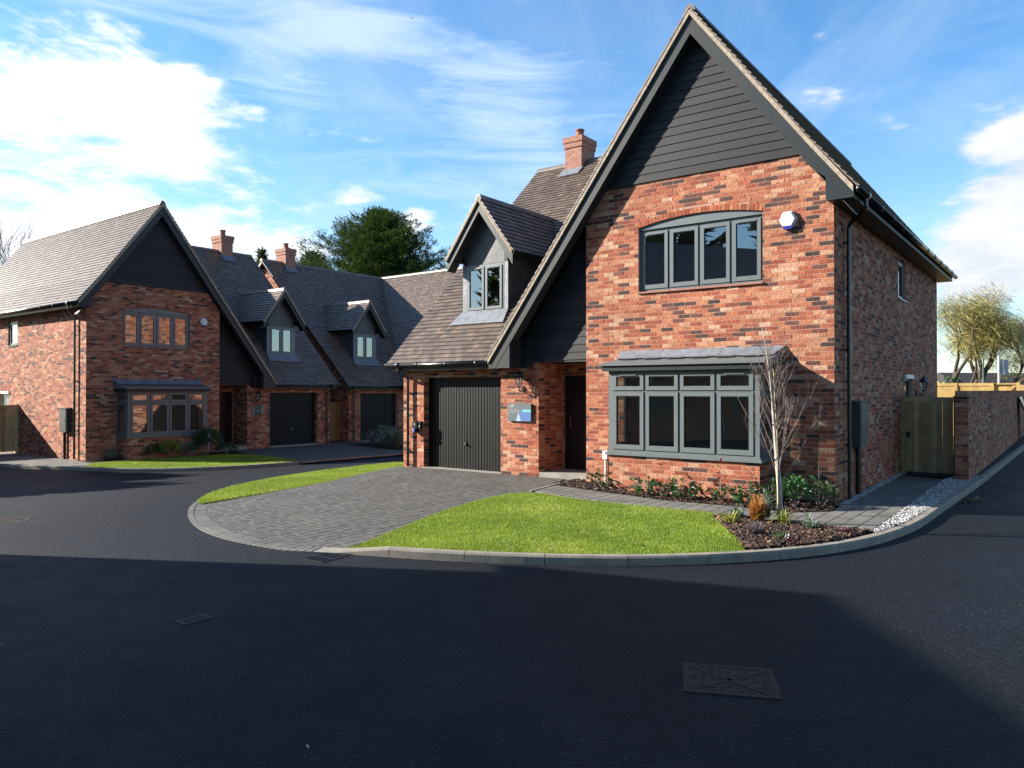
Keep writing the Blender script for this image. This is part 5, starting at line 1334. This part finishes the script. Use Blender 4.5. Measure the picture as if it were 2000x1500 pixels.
sheet('planting_bed', [(-6.9, 31.8), (-5.0, 29.5), (-3.3, 27.7), (-2.5, 28.6), (-5.5, 33.0)], -.006, 'soil')
tuft(-5.1, 30.4, 1.0, 120, 'large strappy grey-green grass plant before the middle garage', 'leaf_greygreen', .035, 1.1)
tuft(-4.5, 29.5, .95, 110, 'second strappy grass plant nearer the near garage wall', 'leaf_greygreen', .035, 1.1)
tuft(-5.75, 31.2, .75, 60, 'thin wispy grass at the left of the strappy plants', 'twig_grey', .02, .8)

# ------------------------------------------------------------------ trees
def conifer(x, y, h, r, n, label, z0=0., seed=1, base=.08, lean=0., group='dark conifers', spray=(.45, .10), top=.55, twigs=9):
    random.seed(seed); t = thing('conifer', label, 'tree', (x, y, z0 + gz(x, y) - .2), U(0, 6), group)
    g = G(); g.tube([(0, 0, 0), (0, 0, h * .5), (lean, 0, h * .93)], [r * .09, r * .06, .03], 8); g.build('trunk', 'bark_tree', t)
    g = G(); V, F, T, I = g.V, g.F, g.T, g.I
    for i in range(n):
        f = base + (1 - base) * (i / n) ** .85; a = i * 2.39996 + U(-.3, .3)
        prof = max(.06, min(1, (1 - f) ** top * 1.12)) * U(.50, 1.12); L = r * prof; z = h * f; d = Vector((cos(a), sin(a), 0)); tn0 = U(.1, .8)
        sd = Vector((-sin(a), cos(a), 0)); segs = max(3, int(L / (spray[0] * .45)))
        for j in range(segs):
            k = (j + U(0, 1)) / segs
            if k < .25 and R() < .6: continue
            c = d * L * k + Z3 * (z - L * .10 * k + L * .30 * k ** 3 + lean * 0) + sd * U(-.22, .22) * L * (1 - .4 * k)
            for q in range(twigs):
                e = (d * U(.3, 1.0) + sd * U(-.9, .9) + Z3 * U(-.15, .75)).normalized() * spray[0] * U(.5, 1.25)
                s = e.cross(Vector((U(-.3, .3), U(-.3, .3), 1))).normalized() * spray[1] * U(.5, 1.2); b = c + Vector((U(-.2, .2), U(-.2, .2), U(-.15, .15))); m_ = len(V)
                V += [tuple(b - s * .5), tuple(b + e * .45 - s), tuple(b + e), tuple(b + e * .45 + s * .9)]
                F.append((m_, m_ + 1, m_ + 2, m_ + 3)); T.append(min(1, max(0, tn0 + U(-.2, .25)))); I.append(0)
    tag(g.build('crown', 'needle', t), kind='stuff'); random.seed(seed + 100); return t
conifer(-9.6, 55, 15.4, 11.2, 470, 'broad dark evergreen tree rising behind the middle house roof', seed=3, top=.62, spray=(.36, .042), twigs=14, base=.5)
conifer(-16.3, 62, 13.6, 4.6, 240, 'lower evergreen immediately left of the broad evergreen', seed=4, base=.4)
conifer(-19.2, 64, 13.4, 3.2, 200, 'evergreen tip just right of the middle house chimney', seed=5, base=.4)
conifer(-21.8, 66, 14.6, 2.0, 150, 'small pointed evergreen left of the middle chimney', seed=6, top=.8, base=.4)
conifer(-24.0, 68, 14.4, 1.8, 80, 'faint small treetop over the ridge between the two left chimneys', seed=8, top=.8, base=.4)
conifer(-20.6, 60, 12.4, 3.0, 160, 'low evergreen mass between the chimneys', seed=9, base=.4)
# evergreens added out of view, standing in for road shade and window reflections
for i, (x, y, h, r) in enumerate(((-32, -5, 18, 5.5), (-34, 6, 14, 5), (-31, -15, 18, 6), (-18, -24, 16, 5), (-26.5, 19.8, 8.0, 2.5), (-29, 23.0, 8.6, 2.4))):
    conifer(x, y, h, r, 420 if i > 3 else 200, 'dense evergreen added out of view at left, %s of its row' % ('first', 'second', 'third', 'fourth', 'fifth', 'sixth')[i], z0=-.1, seed=30 + i, base=.03, spray=(.95, .30), twigs=8, top=.4)
def opposite():
    # added unseen house, standing in for whatever shades the near road
    y1, y0, xr, xe, e = 9.75, -9., -16., 4.6, 5.0
    H = thing('brick_house', 'plain brick house added out of view at left, standing in for what shades the near road', 'house', (0, 0, 0))
    g = G(); g.prism([Vector((x, y1, z)) for x, z in ((xr - xe, -.3), (xr + xe, -.3), (xr + xe, e), (xr, 8.3), (xr - xe, e))], (0, y0 - y1, 0)); wl = g.build('wall', 'mortar', H)
    P = []; lay(P, (xr + xe + .002, 0, 0), Y3, (1, 0, 0), [(y0, -.3), (y1, -.3), (y1, e), (y0, e)]); lay(P, (0, y1 + .002, 0), X3, (0, 1, 0), [(xr - xe, -.3), (xr + xe, -.3), (xr + xe, e), (xr, 8.3), (xr - xe, e)])
    g = G()
    for vs, fs, t, *_ in P: g.add(vs, fs, t)
    tag(g.build('bricks', 'brick', wl), kind='stuff')
    g = G()
    for k in (1, -1):
        g.prism([Vector((xr, y1 + .25, 8.62)), Vector((xr, y0 - .25, 8.62)), Vector((xr + k * (xe + .4), y0 - .25, 5.0)), Vector((xr + k * (xe + .4), y1 + .25, 5.0))], (0, 0, -.15))
    tag(g.build('roof', 'tile', H), kind='stuff')
    for y in (-6, -2.5, 1.5, 5.5):
        for z in (1.0, 3.5):
            w = G(); ring(w, (xr + xe + .01, 0, 0), Y3, Vector((1, 0, 0)), y, y + 1.5, z, z + 1.15, .07, -.05, .04); o = w.build('window', 'frame_grey', H)
            w = G(); w.box(xr + xe + .008, xr + xe + .014, y + .07, y + 1.43, z + .07, z + 1.08); w.build('pane', 'black_plastic', o)
opposite()
def limbs(g, p, d, l, r, lev, mx, tips, wob=.22, up=.05, kids=3, shrink=.68):
    n = 4; q = [Vector(p)]; d = Vector(d).normalized()
    for i in range(n): d = (d + Vector((U(-wob, wob), U(-wob, wob), U(-wob, wob) + up))).normalized(); q.append(q[-1] + d * l / n)
    g.tube(q, [r * (1 - .45 * i / n) for i in range(n + 1)], 6 if lev < 2 else 4, caps=False)
    if lev >= mx: tips.append((q[2], d)); tips.append((q[-1], d)); return
    for k in range(kids + (lev > 1)):
        j = n if k == 0 else random.randrange(2, n + 1); a = U(0, 6.28); s = Vector((cos(a), sin(a), U(-.3, .6)))
        limbs(g, q[j], d + s * U(.5, .95), l * shrink * U(.8, 1.15), r * .52, lev + 1, mx, tips, wob, up, kids, shrink)
def willow():
    random.seed(77); x, y = 36.6, 60.
    t = thing('willow_tree', 'spreading willow with thin yellow-green foliage beyond the garden wall', 'tree', (x, y, -.3))
    MATS['bark_willow'] = MATS['bark_tree']
    g = G(); tips = []
    for (dx, dy, dz, l, r, ox) in ((-1.0, .1, .9, 3.3, .34, -.7), (-.2, 0, 1, 3.8, .30, -.1), (.25, .2, 1, 3.4, .42, .4), (1.5, -.1, .8, 3.8, .30, .5), (-.6, -.5, 1, 3.3, .22, -.3), (.9, .6, 1, 3.6, .22, .3), (1.9, .3, .55, 3.6, .22, .6)):
        limbs(g, (ox, 0, 0), (dx * .6, dy, dz), l * .92, r, 0, 4, tips, .2, .08, 2, .76)
    g.build('trunk', 'bark_tree', t)
    g = G()
    for p, d in tips:
        if p.z < 1.4: continue
        for k in range(44):
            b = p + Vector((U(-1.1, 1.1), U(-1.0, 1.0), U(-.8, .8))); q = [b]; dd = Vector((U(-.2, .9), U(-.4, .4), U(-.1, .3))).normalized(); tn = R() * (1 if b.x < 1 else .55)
            for i in range(3): dd = (dd + Vector((.10, 0, -.36))).normalized(); q.append(q[-1] + dd * U(.14, .30))
            s = Vector((U(-1, 1), U(-1, 1), U(-.3, .3))).normalized() * .019; vs = []
            for i, c in enumerate(q): vs += [c - s * (1 - i * .2), c + s * (1 - i * .2)]
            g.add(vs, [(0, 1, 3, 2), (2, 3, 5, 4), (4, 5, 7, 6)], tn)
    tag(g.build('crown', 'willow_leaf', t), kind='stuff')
    g = G()
    for k in range(500):
        a = U(0, 6.28); z = U(.2, 3.2); p = Vector((-1.0 - .25 * z + .5 * cos(a), .5 * sin(a), z)); e = Vector((U(-1, 1), U(-1, 1), U(-1, 1))) * .13; s = e.cross(Z3).normalized() * .09; g.add([p - e, p - s, p + e, p + s], [(0, 1, 2, 3)], R())
    tag(g.build('ivy', 'leaf', t), kind='stuff')
willow()
def bare_tree():
    random.seed(12); t = thing('bare_tree', 'bare leafless tree against white cloud at the left edge', 'tree', (-40.5, 56, -.5)); g = G(); tips = []
    for k in range(4): limbs(g, (U(-.3, .3), 0, 0), (U(-.4, .5), U(-.3, .3), 1), 5.0, .26, 0, 4, tips, .16, .16, 2, .72)
    for p, d in tips[::1]:
        for k in range(2): e = d + Vector((U(-.5, .5), U(-.5, .5), .3)); g.tube([p, p + e * .5, p + e * 1.1 + Z3 * .1], [.02, .014, .006], 3, caps=False)
    g.build('trunk', 'twig_grey', t)
bare_tree()
# ------------------------------------------------------------------ beyond the wall
def distant():
    g = G(); g.tube([(0, 0, 0), (0, 0, 3.75)], .055, 8); g.tube([(0, 0, 3.75), (0, 0, 3.82)], .07, 8)
    f = thing('flag', 'white banner flag on a white pole in front of the willow', 'flag', (28.9, 45, 0)); g.build('pole', 'pole_white', f)
    g = G(); n = 8; vs = []
    for i in range(n + 1):
        for z in (2.72, 3.66): vs.append((.06 + i / n * .50, .05 * sin(i * 1.1 + z), z - .02 * i / n + (.0 if z > 3 else .04)))
    g.add(vs, [(2 * i, 2 * i + 2, 2 * i + 3, 2 * i + 1) for i in range(n)]); c = g.build('banner', 'flag_cloth', f)
    text('Line', .34, 'print_white', f, (.30, -.10, 3.5), (pi / 2, pi / 2, 0), .002)
    g = G(); g.tube([(0, 0, 0), (0, 0, 2.5), (0, 0, 2.6), (0, 0, 4.2)], [.12, .12, .07, .05], 8); o = g.build('street_pole', 'pole_green'); o.location = (34.2, 55, -.0); tag(o, 'grey-green lamp column in front of the willow trunk', 'pole')
    b = thing('distant_house', 'low dark-roofed house far beyond the fence at the right edge', 'house', (82, 118, 0), .2)
    g = G(); g.box(-14, 12, 0, 8, -1, 2.6); g.build('wall', 'far_wall', b)
    g = G(); g.prism([Vector(p) for p in ((-14.5, -.5, 2.5), (-14.5, 8.5, 2.5), (-14.5, 4, 4.6))], (27, 0, 0)); r = g.build('roof', 'far_roof', b)
    g = G(); g.box(3, 4, 3.5, 4.5, 4, 6.0); g.build('chimney', 'far_wall', r)
    for x in (-11, -6, 0, 6):
        g = G(); g.box(x, x + 1.5, -.06, .01, .9, 2.0); g.build('window', 'black_plastic', b)
distant()
def hedge(name, label, x0, y0, x1, y1, h, n, mt='needle', wd=2.):
    g = G()
    for i in range(n):
        k = R(); x = x0 + (x1 - x0) * k + U(-wd, wd); y = y0 + (y1 - y0) * k + U(-wd, wd); hh = h * (1 + .35 * mn.noise(Vector((x * .12, y * .12, 0))) + .2 * mn.noise(Vector((x * .5, y * .5, 4)))); z = hh * sqrt(R()) + gz(x, y) * 0
        e = Vector((U(-1, 1), U(-1, 1), U(-.6, 1))).normalized() * U(.25, .6) * (h / 3) ** .5; s = e.cross(Vector((U(-1, 1), U(-1, 1), U(-1, 1)))).normalized() * e.length * .5; p = Vector((x, y, z))
        g.add([p - e, p - s, p + e, p + s], [(0, 1, 2, 3)], R())
    tag(g.build(name, mt), label, 'hedge', kind='stuff')
hedge('hedge', 'distant line of mixed hedges and bushes beyond the fence at right', 45, 100, 140, 120, 2.4, 9000, 'willow_leaf', 3)
hedge('hedge', 'far dark line of trees along the horizon', -200, 230, 330, 260, 5.5, 16000, 'needle', 5)
bd = G(); bd.add([(-.25, 0, .05), (0, .05, 0), (.25, 0, .06), (0, -.06, 0), (0, .16, 0), (0, -.14, .02), (0, 0, .04), (0, 0, -.04)], [(0, 1, 3), (1, 2, 3), (4, 6, 7), (5, 7, 6), (4, 7, 6)])
o = bd.build('bird', 'black_plastic'); o.location = (-7.95, 60, 31.4); tag(o, 'tiny dark bird high in the sky', 'bird')
